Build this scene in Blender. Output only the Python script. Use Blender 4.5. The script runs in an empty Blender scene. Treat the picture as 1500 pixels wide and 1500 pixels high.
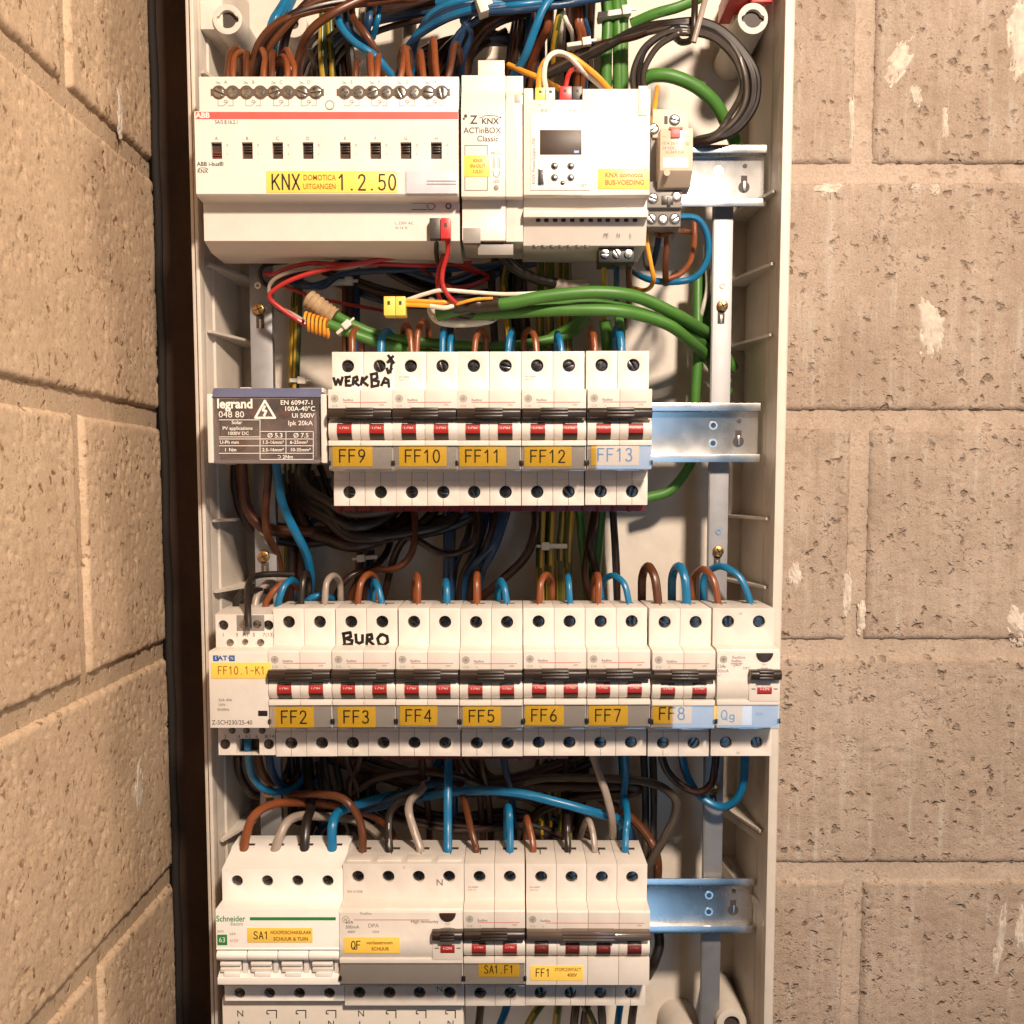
import bpy, bmesh, math, random
import numpy as np
from mathutils import Vector, Matrix
random.seed(7)
SC = bpy.context.scene
COL = SC.collection
S = 0.001                      # the script is written in millimetres
R = math.radians

# ------------------------------------------------------------------ camera
PITCH = R(5.16)
FPX, CX, CY = 1618.0, 750.0, 858.0      # focal length and principal point in pixels of the 1500 px photograph
cam = bpy.data.cameras.new("camera"); camo = bpy.data.objects.new("camera", cam); COL.objects.link(camo)
cam.sensor_width = 36; cam.lens = 36 * FPX / 1500
cam.shift_y = (CY - 750) / 1500
cam.clip_start = 0.01; cam.clip_end = 50
camo.location = (0, 0, 0); camo.rotation_euler = (R(90) - PITCH, 0, 0)
SC.camera = camo

# ------------------------------------------------------------------ world and lamps
w = bpy.data.worlds.new("World"); SC.world = w; w.use_nodes = True
bg = w.node_tree.nodes["Background"]; bg.inputs[0].default_value = (1.0, 0.72, 0.55, 1); bg.inputs[1].default_value = 0.008

def area(name, loc, target, sx, sy, power, col):
    l = bpy.data.lights.new(name, 'AREA'); l.shape = 'RECTANGLE'; l.size = sx; l.size_y = sy
    l.energy = power; l.color = col
    o = bpy.data.objects.new(name, l); COL.objects.link(o); o.location = loc
    o.rotation_euler = (Vector(target) - Vector(loc)).to_track_quat('-Z', 'Y').to_euler()
    return o
KEY = area("ceiling_lamp", (0.30, -0.35, 0.65), (-0.04, 0.65, -0.08), 0.10, 0.10, 25.5, (1.0, 0.82, 0.65))
WIN = area("window_light", (0.515, -0.95, -0.48), (0.515, 0.65, -0.48), 0.37, 1.35, 2.9, (0.38, 0.67, 1.0))
SIDE = area("side_lamp", (1.40, 0.20, 0.62), (-0.23, 0.42, 0.06), 0.7, 0.9, 12.5, (1.0, 0.79, 0.60))  # unseen soft fill from the right, added to lift the left wall
SC.view_settings.view_transform = 'Standard'; SC.view_settings.look = 'None'
SC.view_settings.exposure = 0.0; SC.view_settings.gamma = 1.0
SC.cycles.max_bounces = 8; SC.cycles.diffuse_bounces = 3

# ------------------------------------------------------------------ pixel helpers (a pixel and a real depth give a real point)
def P(px, py, D):
    u = (px - CX) / FPX; v = (CY - py) / FPX
    f = math.cos(PITCH) + v * math.sin(PITCH); t = D / f
    return Vector((u * t, D, t * (v * math.cos(PITCH) - math.sin(PITCH))))
def ZP(py, D): return P(CX, py, D).z
def XP(px, py, D): return P(px, py, D).x

# ------------------------------------------------------------------ materials
MATS = {}
def mat(name, col, rough=0.45, metal=0.0, var=0.07, scale=90.0, bump=0.0, bscale=900.0, spec=0.5, dirt=0.0):
    if name in MATS: return MATS[name]
    m = bpy.data.materials.new(name); m.use_nodes = True; nt = m.node_tree; N = nt.nodes; L = nt.links
    b = N["Principled BSDF"]; b.inputs["Roughness"].default_value = rough; b.inputs["Metallic"].default_value = metal
    b.inputs["Specular IOR Level"].default_value = spec
    tc = N.new("ShaderNodeTexCoord")
    n1 = N.new("ShaderNodeTexNoise"); n1.inputs["Scale"].default_value = scale; n1.inputs["Detail"].default_value = 5
    L.new(tc.outputs["Object"], n1.inputs["Vector"])
    mr = N.new("ShaderNodeMapRange"); mr.inputs["From Min"].default_value = .3; mr.inputs["From Max"].default_value = .7
    mr.inputs["To Min"].default_value = 1 - var; mr.inputs["To Max"].default_value = 1 + var
    L.new(n1.outputs["Fac"], mr.inputs["Value"])
    hs = N.new("ShaderNodeHueSaturation"); hs.inputs["Color"].default_value = (*col, 1)
    oi = N.new("ShaderNodeObjectInfo"); ro = N.new("ShaderNodeMapRange"); ro.inputs["To Min"].default_value = .95; ro.inputs["To Max"].default_value = 1.04
    L.new(oi.outputs["Random"], ro.inputs["Value"]); mm = N.new("ShaderNodeMath"); mm.operation = 'MULTIPLY'; L.new(mr.outputs["Result"], mm.inputs[0]); L.new(ro.outputs["Result"], mm.inputs[1])
    L.new(mm.outputs[0], hs.inputs["Value"])
    out = hs.outputs["Color"]
    if dirt > 0:
        n3 = N.new("ShaderNodeTexNoise"); n3.inputs["Scale"].default_value = 35; n3.inputs["Detail"].default_value = 8
        n3.inputs["Roughness"].default_value = .7
        L.new(tc.outputs["Object"], n3.inputs["Vector"])
        rr = N.new("ShaderNodeMapRange"); rr.inputs["From Min"].default_value = .56; rr.inputs["From Max"].default_value = .75
        rr.inputs["To Max"].default_value = dirt
        L.new(n3.outputs["Fac"], rr.inputs["Value"])
        mx = N.new("ShaderNodeMix"); mx.data_type = 'RGBA'
        L.new(rr.outputs["Result"], mx.inputs["Factor"]); L.new(out, mx.inputs["A"])
        mx.inputs["B"].default_value = (col[0]*.55, col[1]*.48, col[2]*.4, 1); out = mx.outputs["Result"]
    L.new(out, b.inputs["Base Color"])
    r2 = N.new("ShaderNodeMapRange"); r2.inputs["To Min"].default_value = max(.02, rough - .08); r2.inputs["To Max"].default_value = rough + .1
    L.new(n1.outputs["Fac"], r2.inputs["Value"]); L.new(r2.outputs["Result"], b.inputs["Roughness"])
    if bump > 0:
        n2 = N.new("ShaderNodeTexNoise"); n2.inputs["Scale"].default_value = bscale; n2.inputs["Detail"].default_value = 3
        L.new(tc.outputs["Object"], n2.inputs["Vector"])
        bp = N.new("ShaderNodeBump"); bp.inputs["Strength"].default_value = bump; bp.inputs["Distance"].default_value = .0004
        L.new(n2.outputs["Fac"], bp.inputs["Height"]); L.new(bp.outputs["Normal"], b.inputs["Normal"])
    MATS[name] = m; return m

def clear_mat(name, tint, refl=0.10, rough=0.04, painted_refl=0.0):
    if name in MATS: return MATS[name]
    m = bpy.data.materials.new(name); m.use_nodes = True; nt = m.node_tree; N = nt.nodes; L = nt.links
    N.remove(N["Principled BSDF"]); out = N["Material Output"]
    tr = N.new("ShaderNodeBsdfTransparent"); tr.inputs[0].default_value = (*tint, 1)
    gl = N.new("ShaderNodeBsdfGlossy"); gl.inputs["Roughness"].default_value = rough
    tc = N.new("ShaderNodeTexCoord"); n = N.new("ShaderNodeTexNoise"); n.inputs["Scale"].default_value = 60
    L.new(tc.outputs["Object"], n.inputs["Vector"])
    bp = N.new("ShaderNodeBump"); bp.inputs["Strength"].default_value = .02; bp.inputs["Distance"].default_value = .0003
    L.new(n.outputs["Fac"], bp.inputs["Height"]); L.new(bp.outputs["Normal"], gl.inputs["Normal"])
    fr = N.new("ShaderNodeLayerWeight"); fr.inputs["Blend"].default_value = .25
    pw = N.new("ShaderNodeMath"); pw.operation = 'POWER'; pw.inputs[1].default_value = 3.0; L.new(fr.outputs["Facing"], pw.inputs[0])
    ad = N.new("ShaderNodeMath"); ad.operation = 'ADD'; ad.inputs[1].default_value = refl; ad.use_clamp = True
    L.new(pw.outputs[0], ad.inputs[0])
    mx = N.new("ShaderNodeMixShader"); L.new(ad.outputs[0], mx.inputs[0]); L.new(tr.outputs[0], mx.inputs[1]); L.new(gl.outputs[0], mx.inputs[2])
    sh = mx.outputs[0]
    if painted_refl:
        df = N.new("ShaderNodeBsdfDiffuse"); df.inputs[0].default_value = (.55, .50, .50, 1)  # grey diffuse share painted in for room light reflected by the cover
        m2 = N.new("ShaderNodeMixShader"); m2.inputs[0].default_value = painted_refl; L.new(sh, m2.inputs[1]); L.new(df.outputs[0], m2.inputs[2]); sh = m2.outputs[0]
    L.new(sh, out.inputs[0]); MATS[name] = m; return m

CREAM  = mat("cream_plastic", (.70, .635, .575), .42, var=.04, bump=.05, dirt=.22)
IVORY  = mat("ivory_plastic", (.72, .66, .595), .42, var=.03, bump=.05, dirt=.10)
CREAM2 = mat("aged_plastic", (.70, .63, .55), .45, var=.04, bump=.06, dirt=.14)
WHITE  = mat("white_plastic", (.83, .79, .74), .38, var=.02, bump=.04, dirt=.05)
BOXPL  = mat("enclosure_plastic", (.60, .535, .465), .5, var=.05, bump=.15, bscale=500, dirt=.30)
LGREY  = mat("light_grey_plastic", (.46, .41, .37), .45, var=.04, dirt=.1)
MGREY  = mat("mid_grey_plastic", (.24, .215, .195), .45, var=.05, dirt=.1)
DKBR   = mat("dark_toggle_plastic", (.045, .026, .018), .32, var=.1)
BARBR  = mat("tie_bar_plastic", (.032, .020, .014), .36, var=.1)
BLACK  = mat("black_plastic", (.012, .009, .008), .4, var=.1)
INK    = mat("black_print", (.02, .013, .01), .5, var=.05)
MARKER = mat("black_marker", (.012, .008, .007), .35, var=.1)
GINK   = mat("grey_print", (.25, .22, .19), .5, var=.05)
GINK2  = mat("dark_grey_print", (.11, .09, .08), .5, var=.05)
BROWNI = mat("brown_print", (.30, .10, .015), .5, var=.05)
REDP   = mat("red_print", (.62, .10, .08), .45, var=.05)
PINKL  = mat("red_line_print", (.60, .17, .14), .45, var=.05)
REDT   = mat("red_toggle", (.36, .020, .018), .35, var=.05)
REDPL  = mat("red_plastic", (.55, .03, .03), .35, var=.05)
DRED   = mat("dark_red_plastic", (.13, .008, .008), .35, var=.1)
WINK   = mat("white_print", (.80, .76, .70), .5, var=.03)
YEL    = mat("yellow_label", (.92, .57, .045), .38, var=.03)
YEL2   = mat("pale_yellow_label", (.90, .59, .10), .38, var=.03)
GREENP = mat("green_print", (.02, .22, .05), .45, var=.05)
BLUEP  = mat("blue_print", (.01, .09, .32), .45, var=.05)
STEEL  = mat("zinc_steel", (.76, .76, .76), .25, 1.0, var=.03, scale=60)
GALV   = mat("galvanised_steel", (.31, .305, .315), .50, .6, var=.07, scale=120, bump=.04, bscale=400)
DSTEEL = mat("dark_screw_steel", (.13, .125, .125), .26, 1.0, var=.25, scale=500)
BSTEEL = mat("bright_screw_steel", (.46, .44, .41), .25, 1.0, var=.15, scale=500)
BRASS  = mat("brass_screw", (.55, .30, .10), .30, 1.0, var=.2, scale=500)
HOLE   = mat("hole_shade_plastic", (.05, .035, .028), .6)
DISP   = mat("display_glass", (.06, .038, .028), .40, var=.05, spec=.3)
CLEAR  = clear_mat("clear_cover", (.98, .98, .98), .20, .025)
CLEAR2 = clear_mat("thin_clear_cover", (.98, .98, .98), .05, .05)
SMOKE  = clear_mat("smoked_cover", (.80, .77, .77), .10, .10, .06)
RELAYC = mat("relay_case", (.66, .53, .41), .18, var=.05, scale=60)
PLAST  = mat("plaster", (.58, .495, .415), .92, var=.22, scale=160, bump=.4, bscale=500, dirt=.5)
TIEW   = mat("nylon_tie", (.62, .58, .50), .4)
SHRINK = mat("heat_shrink", (.03, .018, .012), .35)
BEIGET = mat("beige_tape", (.40, .27, .15), .6, var=.15, scale=300)

def wire_mat(name, col, rough=.34): return mat("wire_" + name, col, rough, var=.08, scale=120)
WC = dict(brown=wire_mat("brown", (.090, .027, .009)), rust=wire_mat("light_brown", (.20, .055, .017)), dkbrown=wire_mat("dark_brown", (.026, .009, .005)),
          blue=wire_mat("blue", (.005, .135, .29)), dkblue=wire_mat("dark_blue", (.010, .040, .10)), black=wire_mat("black", (.016, .011, .009)),
          grey=wire_mat("grey", (.30, .24, .20)), dkgrey=wire_mat("dark_grey", (.060, .045, .034)), green=wire_mat("green", (.060, .185, .026), .45), red=wire_mat("red", (.42, .022, .020)),
          white=wire_mat("white", (.72, .66, .56)), orange=wire_mat("orange", (.80, .33, .03)), yellow=wire_mat("yellow", (.45, .27, .02)), olive=wire_mat("green_stripe", (.055, .075, .012)))
CNAME = dict(brown="brown", rust="light brown", dkbrown="dark brown", blue="blue", dkblue="dark blue", black="black", grey="grey", dkgrey="dark grey", green="green",
             red="red", white="white", orange="orange", yellow="yellow", olive="green and yellow")

# ------------------------------------------------------------------ mesh builder (millimetres)
class MB:
    def __init__(s): s.v = []; s.f = []; s.mi = []; s.cur = 0
    def face(s, pts):
        i = len(s.v); s.v += [tuple(p) for p in pts]; s.f.append(list(range(i, i + len(pts)))); s.mi.append(s.cur)
    def box(s, x0, x1, y0, y1, z0, z1):
        a = [(x0,y0,z0),(x1,y0,z0),(x1,y1,z0),(x0,y1,z0),(x0,y0,z1),(x1,y0,z1),(x1,y1,z1),(x0,y1,z1)]
        i = len(s.v); s.v += a
        for q in ((0,1,5,4),(1,2,6,5),(2,3,7,6),(3,0,4,7),(4,5,6,7),(3,2,1,0)): s.f.append([i + k for k in q]); s.mi.append(s.cur)
        return s
    def prism(s, prof, x0, x1, skip=()):           # prof: (d, z) with d towards the camera; extruded along x
        n = len(prof)
        for k in range(n):
            if k in skip: continue
            (d0, z0), (d1, z1) = prof[k], prof[(k + 1) % n]
            s.face([(x0, -d0, z0), (x1, -d0, z0), (x1, -d1, z1), (x0, -d1, z1)])
        s.face([(x0, -d, z) for d, z in prof]); s.face([(x1, -d, z) for d, z in prof][::-1])
        return s
    def cell(s, x0, x1, z0, z1, d, cx, cz, r, depth, n=20):     # a front face with a round hole and its wall
        c = [(x0, z0), (x1, z0), (x1, z1), (x0, z1)]
        q = n // 4
        ring = [(cx + r * math.cos(-math.pi * .75 + 2 * math.pi * k / n), cz + r * math.sin(-math.pi * .75 + 2 * math.pi * k / n)) for k in range(n)]
        for k in range(4):
            a, b = c[k], c[(k + 1) % 4]
            arc = [ring[(k * q + j) % n] for j in range(q + 1)]
            s.face([(p[0], -d, p[1]) for p in [a, b] + arc[::-1]])
        for k in range(n):
            a, b = ring[k], ring[(k + 1) % n]
            s.face([(a[0], -d, a[1]), (b[0], -d, b[1]), (b[0], -d + depth, b[1]), (a[0], -d + depth, a[1])])
        return s
    def panel(s, x0, x1, z0, z1, d, holes, depth, back=True):    # front face with rectangular recesses
        xs = sorted({x0, x1, *[h[0] for h in holes], *[h[1] for h in holes]}); zs = sorted({z0, z1, *[h[2] for h in holes], *[h[3] for h in holes]})
        for i in range(len(xs) - 1):
            for j in range(len(zs) - 1):
                mx, mz = (xs[i] + xs[i+1]) / 2, (zs[j] + zs[j+1]) / 2
                if any(h[0] < mx < h[1] and h[2] < mz < h[3] for h in holes): continue
                s.face([(xs[i], -d, zs[j]), (xs[i+1], -d, zs[j]), (xs[i+1], -d, zs[j+1]), (xs[i], -d, zs[j+1])])
        for a, b, c, e in holes:
            y0, y1 = -d, -d + depth
            for p, q in (((a,c),(b,c)), ((b,c),(b,e)), ((b,e),(a,e)), ((a,e),(a,c))):
                s.face([(p[0],y0,p[1]),(q[0],y0,q[1]),(q[0],y1,q[1]),(p[0],y1,p[1])])
        return s
    def tube(s, pts, r, n=8, caps=True, stripe=None):
        pts = [Vector(p) for p in pts]; m = len(pts); i0 = len(s.v)
        t0 = (pts[1] - pts[0]).normalized(); nr = t0.orthogonal().normalized()
        for k in range(m):
            t = (pts[min(k+1, m-1)] - pts[max(k-1, 0)])
            t = t.normalized() if t.length > 1e-6 else t0
            nr = (nr - t * nr.dot(t))
            nr = nr.normalized() if nr.length > 1e-6 else t.orthogonal().normalized()
            bn = t.cross(nr); rr = r[k] if isinstance(r, (list, tuple)) else r
            for j in range(n):
                a = 2 * math.pi * j / n
                s.v.append(tuple(pts[k] + nr * (rr * math.cos(a)) + bn * (rr * math.sin(a))))
        for k in range(m - 1):
            for j in range(n):
                a = i0 + k * n + j; b = i0 + k * n + (j + 1) % n
                s.f.append([a, b, b + n, a + n])
                s.mi.append(1 if (stripe and ((j + k // 5) % n) in (0, 1, n // 2)) else s.cur)
        if caps:
            s.f.append([i0 + j for j in range(n)][::-1]); s.mi.append(s.cur)
            s.f.append([i0 + (m - 1) * n + j for j in range(n)]); s.mi.append(s.cur)
        return s
    def disc(s, cx, cz, d, r, h, n=20, dome=0.0, r2=None):       # round boss whose front is at d, going back h
        r2 = r if r2 is None else r2
        f = [(cx + r2 * math.cos(2*math.pi*k/n), -d, cz + r2 * math.sin(2*math.pi*k/n)) for k in range(n)]
        b = [(cx + r * math.cos(2*math.pi*k/n), -d + h, cz + r * math.sin(2*math.pi*k/n)) for k in range(n)]
        for k in range(n): s.face([f[k], f[(k+1) % n], b[(k+1) % n], b[k]])
        if dome:
            for k in range(n): s.face([f[(k+1) % n], f[k], (cx, -d - dome, cz)])
        else: s.face(f[::-1])
        return s
    def ring(s, cx, cz, d, ro, ri, h, n=28):
        for k in range(n):
            a, b = 2*math.pi*k/n, 2*math.pi*(k+1)/n
            p = lambda r, t, y: (cx + r*math.cos(t), y, cz + r*math.sin(t))
            s.face([p(ri,a,-d), p(ro,a,-d), p(ro,b,-d), p(ri,b,-d)]); s.face([p(ro,a,-d), p(ro,a,-d+h), p(ro,b,-d+h), p(ro,b,-d)])
            s.face([p(ri,a,-d), p(ri,b,-d), p(ri,b,-d+h), p(ri,a,-d+h)])
        return s
    def stroke(s, pts, wd, d, th=0.12):               # a flat inked line in the front plane
        for (xa, za), (xb, zb) in zip(pts[:-1], pts[1:]):
            dx, dz = xb - xa, zb - za; l = math.hypot(dx, dz) or 1e-6; ox, oz = -dz / l * wd / 2, dx / l * wd / 2
            ex, ez = dx / l * wd * .3, dz / l * wd * .3
            s.face([(xa-ex+ox, -d-th, za-ez+oz), (xa-ex-ox, -d-th, za-ez-oz), (xb+ex-ox, -d-th, zb+ez-oz), (xb+ex+ox, -d-th, zb+ez+oz)])
            th += .004
        return s
    def mesh(s, name, bevel=0, angle=35, seg=2, smooth=True, merge=True):
        me = bpy.data.meshes.new(name); bm = bmesh.new()
        vs = [bm.verts.new((v[0]*S, v[1]*S, v[2]*S)) for v in s.v]
        for f, mi in zip(s.f, s.mi):
            try:
                nf = bm.faces.new([vs[k] for k in f]); nf.material_index = mi
            except ValueError: pass
        if merge:
            bmesh.ops.remove_doubles(bm, verts=bm.verts, dist=2e-6)
            bmesh.ops.recalc_face_normals(bm, faces=bm.faces)
        if bevel:
            es = [e for e in bm.edges if len(e.link_faces) == 2 and e.calc_face_angle(0) > R(angle)]
            bmesh.ops.bevel(bm, geom=es, offset=bevel*S, segments=seg, profile=.6, affect='EDGES', clamp_overlap=True)
        bm.to_mesh(me); bm.free()
        if smooth:
            me.polygons.foreach_set("use_smooth", [True] * len(me.polygons)); me.set_sharp_from_angle(angle=R(40))
        return me

CACHE = {}
def cached(key, fn):
    if key not in CACHE: CACHE[key] = fn()
    return CACHE[key]

def thing(name, label, cat, origin, group=None):
    o = bpy.data.objects.new(name, None); COL.objects.link(o); o.location = Vector(origin) * S
    o.empty_display_size = .01; o["label"] = label; o["category"] = cat
    if group: o["group"] = group
    return o
def part(parent, name, me, mats, loc=None, rot=None):
    o = bpy.data.objects.new(name, me); COL.objects.link(o); o.parent = parent
    ml = mats if isinstance(mats, (list, tuple)) else [mats]
    if len(me.materials) == 0:
        for m in ml: me.materials.append(m)
    elif any(a is not b for a, b in zip(me.materials, ml)):
        for k, m in enumerate(ml): o.material_slots[k].link = 'OBJECT'; o.material_slots[k].material = m
    if loc: o.location = Vector(loc) * S
    if rot: o.rotation_euler = rot
    return o
def single(name, me, mats, label, cat, group=None):
    o = part(None, name, me, mats); o["label"] = label; o["category"] = cat
    if group: o["group"] = group
    return o

# lettering: collected, then turned into meshes in one go
TEXTS = []
def text(parent, txt, x, z, d, h, m, align='CENTER', sx=1.0, rotz=0.0, name="lettering", bold=0.0):
    o = bpy.data.objects.new(name, bpy.data.meshes.new("t")); COL.objects.link(o); o.parent = parent
    o.location = (x*S, -(d + .10)*S, z*S); o.rotation_euler = (R(90), 0, 0)
    if rotz: o.rotation_euler = Matrix.Rotation(R(90), 3, 'X').to_euler(); o.rotation_mode = 'XYZ'; o.rotation_euler = (Matrix.Rotation(-R(rotz), 3, 'Y') @ Matrix.Rotation(R(90), 3, 'X')).to_euler()
    o.scale = (sx, 1, 1)
    TEXTS.append((o, txt, h, align, m, bold)); return o
def bake_texts():
    keys = {}
    for o, t, h, a, m, b in TEXTS: keys.setdefault((t, h, a, m.name, b), []).append(o)
    tmp = []
    for (t, h, a, mn, b), objs in keys.items():
        c = bpy.data.curves.new("t", 'FONT'); c.body = t; c.size = h / .70 * S; c.align_x = a; c.align_y = 'CENTER'
        c.resolution_u = 3; c.offset = b * S; c.fill_mode = 'FRONT'; c.space_line = .95
        o = bpy.data.objects.new("t", c); COL.objects.link(o); tmp.append((o, objs, MATS[mn]))
    bpy.context.view_layer.update(); dg = bpy.context.evaluated_depsgraph_get()
    for o, objs, m in tmp:
        me = bpy.data.meshes.new_from_object(o.evaluated_get(dg)); me.name = "lettering"
        me.materials.clear(); me.materials.append(m)
        for q in objs:
            old = q.data; q.data = me
            if old.users == 0: bpy.data.meshes.remove(old)
    for o, objs, m in tmp:
        c = o.data; bpy.data.objects.remove(o); bpy.data.curves.remove(c)

# single-line lettering of the label printer
GL = {'F': [[(0,0),(0,1),(.5,1)],[(0,.53),(.42,.53)]], 'K': [[(0,0),(0,1)],[(.5,1),(0,.40)],[(.17,.6),(.54,0)]], 'N': [[(0,0),(0,1),(.52,0),(.52,1)]], 'X': [[(0,0),(.52,1)],[(0,1),(.52,0)]],
      'S': [[(.5,.84),(.4,.96),(.26,1),(.1,.95),(.03,.78),(.1,.62),(.27,.52),(.43,.42),(.52,.24),(.44,.06),(.27,0),(.1,.04),(.01,.18)]], 'A': [[(0,0),(.28,1),(.56,0)],[(.09,.32),(.47,.32)]],
      '1': [[(.06,.78),(.28,1),(.28,0)]], '2': [[(.02,.76),(.08,.93),(.25,1),(.42,.93),(.48,.75),(.42,.55),(0,0),(.52,0)]], '3': [[(.03,.86),(.13,.97),(.27,1),(.42,.93),(.46,.76),(.4,.6),(.22,.54),(.42,.46),(.5,.27),(.43,.07),(.25,0),(.1,.03),(0,.15)]],
      '4': [[(.42,0),(.42,1),(0,.3),(.56,.3)]], '5': [[(.46,1),(.08,1),(.05,.55),(.25,.63),(.43,.55),(.5,.33),(.43,.1),(.25,0),(.08,.04),(0,.15)]], '7': [[(0,1),(.5,1),(.18,0)]],
      '6': [[(.4,1),(.16,.68),(.03,.4),(.03,.2),(.12,.04),(.27,0),(.44,.06),(.5,.27),(.44,.48),(.27,.55),(.1,.48),(.03,.3)]], '.': [[(.2,.02),(.28,.02)]], '-': [[(.04,.45),(.46,.45)]],
      'g': [[(.44,.36),(.3,.5),(.12,.48),(.03,.28),(.1,.08),(.28,.03),(.44,.16)],[(.46,.5),(.46,-.1),(.36,-.25),(.18,-.26),(.06,-.2)]]}
_el = lambda cx, cy, rx, ry, n=16: [(cx + rx * math.cos(2*math.pi*k/n), cy + ry * math.sin(2*math.pi*k/n)) for k in range(n + 1)]
GL['0'] = [_el(.26, .5, .25, .5)]; GL['Q'] = [_el(.28, .5, .27, .5), [(.34, .22), (.58, -.06)]]; GL['8'] = [_el(.26, .76, .21, .24), _el(.26, .27, .26, .27)]; GL['9'] = [[(.52 - x, 1 - y) for x, y in GL['6'][0]]]
def label_text(parent, s, xc, zc, d, h, wtot, m, wd=.12):
    mb = MB(); n = len(s); adv = .56 + .22; W = n * adv - .22; sx = wtot / W; k = 0
    for ch in s:
        for st in GL[ch]: mb.stroke([(xc - wtot/2 + (k * adv + x) * sx, zc - h/2 + y * h) for x, y in st], wd * h, d, .06)
        k += 1
    return part(parent, "lettering", mb.mesh("lettering", smooth=False, merge=False), m)

def catmull(pts, k=7):
    p = [Vector(q) for q in pts]; p = [p[0] * 2 - p[1]] + p + [p[-1] * 2 - p[-2]]; out = []
    for i in range(1, len(p) - 2):
        for j in range(k):
            t = j / k; a, b, c, d = p[i-1], p[i], p[i+1], p[i+2]
            out.append(.5 * ((2*b) + (c - a)*t + (2*a - 5*b + 4*c - d)*t*t + (3*b - a - 3*c + d)*t*t*t))
    out.append(p[-2]); return out
# ------------------------------------------------------------------ block walls
DW, XW = 740.0, -232.0          # back wall plane and left wall plane
def vnoise(x, y, seed):
    xi, yi = np.floor(x).astype(int), np.floor(y).astype(int); fx, fy = x - xi, y - yi
    def h(a, b):
        n = (a * 374761393 + b * 668265263 + seed * 1442695041) & 0x7fffffff
        n = ((n ^ (n >> 13)) * 1274126177) & 0x7fffffff
        return ((n ^ (n >> 16)) & 0xffff) / 65535.0
    sx, sy = fx*fx*(3-2*fx), fy*fy*(3-2*fy)
    return (h(xi,yi)*(1-sx)+h(xi+1,yi)*sx)*(1-sy)+(h(xi,yi+1)*(1-sx)+h(xi+1,yi+1)*sx)*sy
def fbm(x, y, seed, o=4):
    s, a, t = 0, .5, 0
    for k in range(o): s = s + a * vnoise(x * 2**k, y * 2**k, seed + k); t += a; a *= .5
    return s / t

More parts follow.
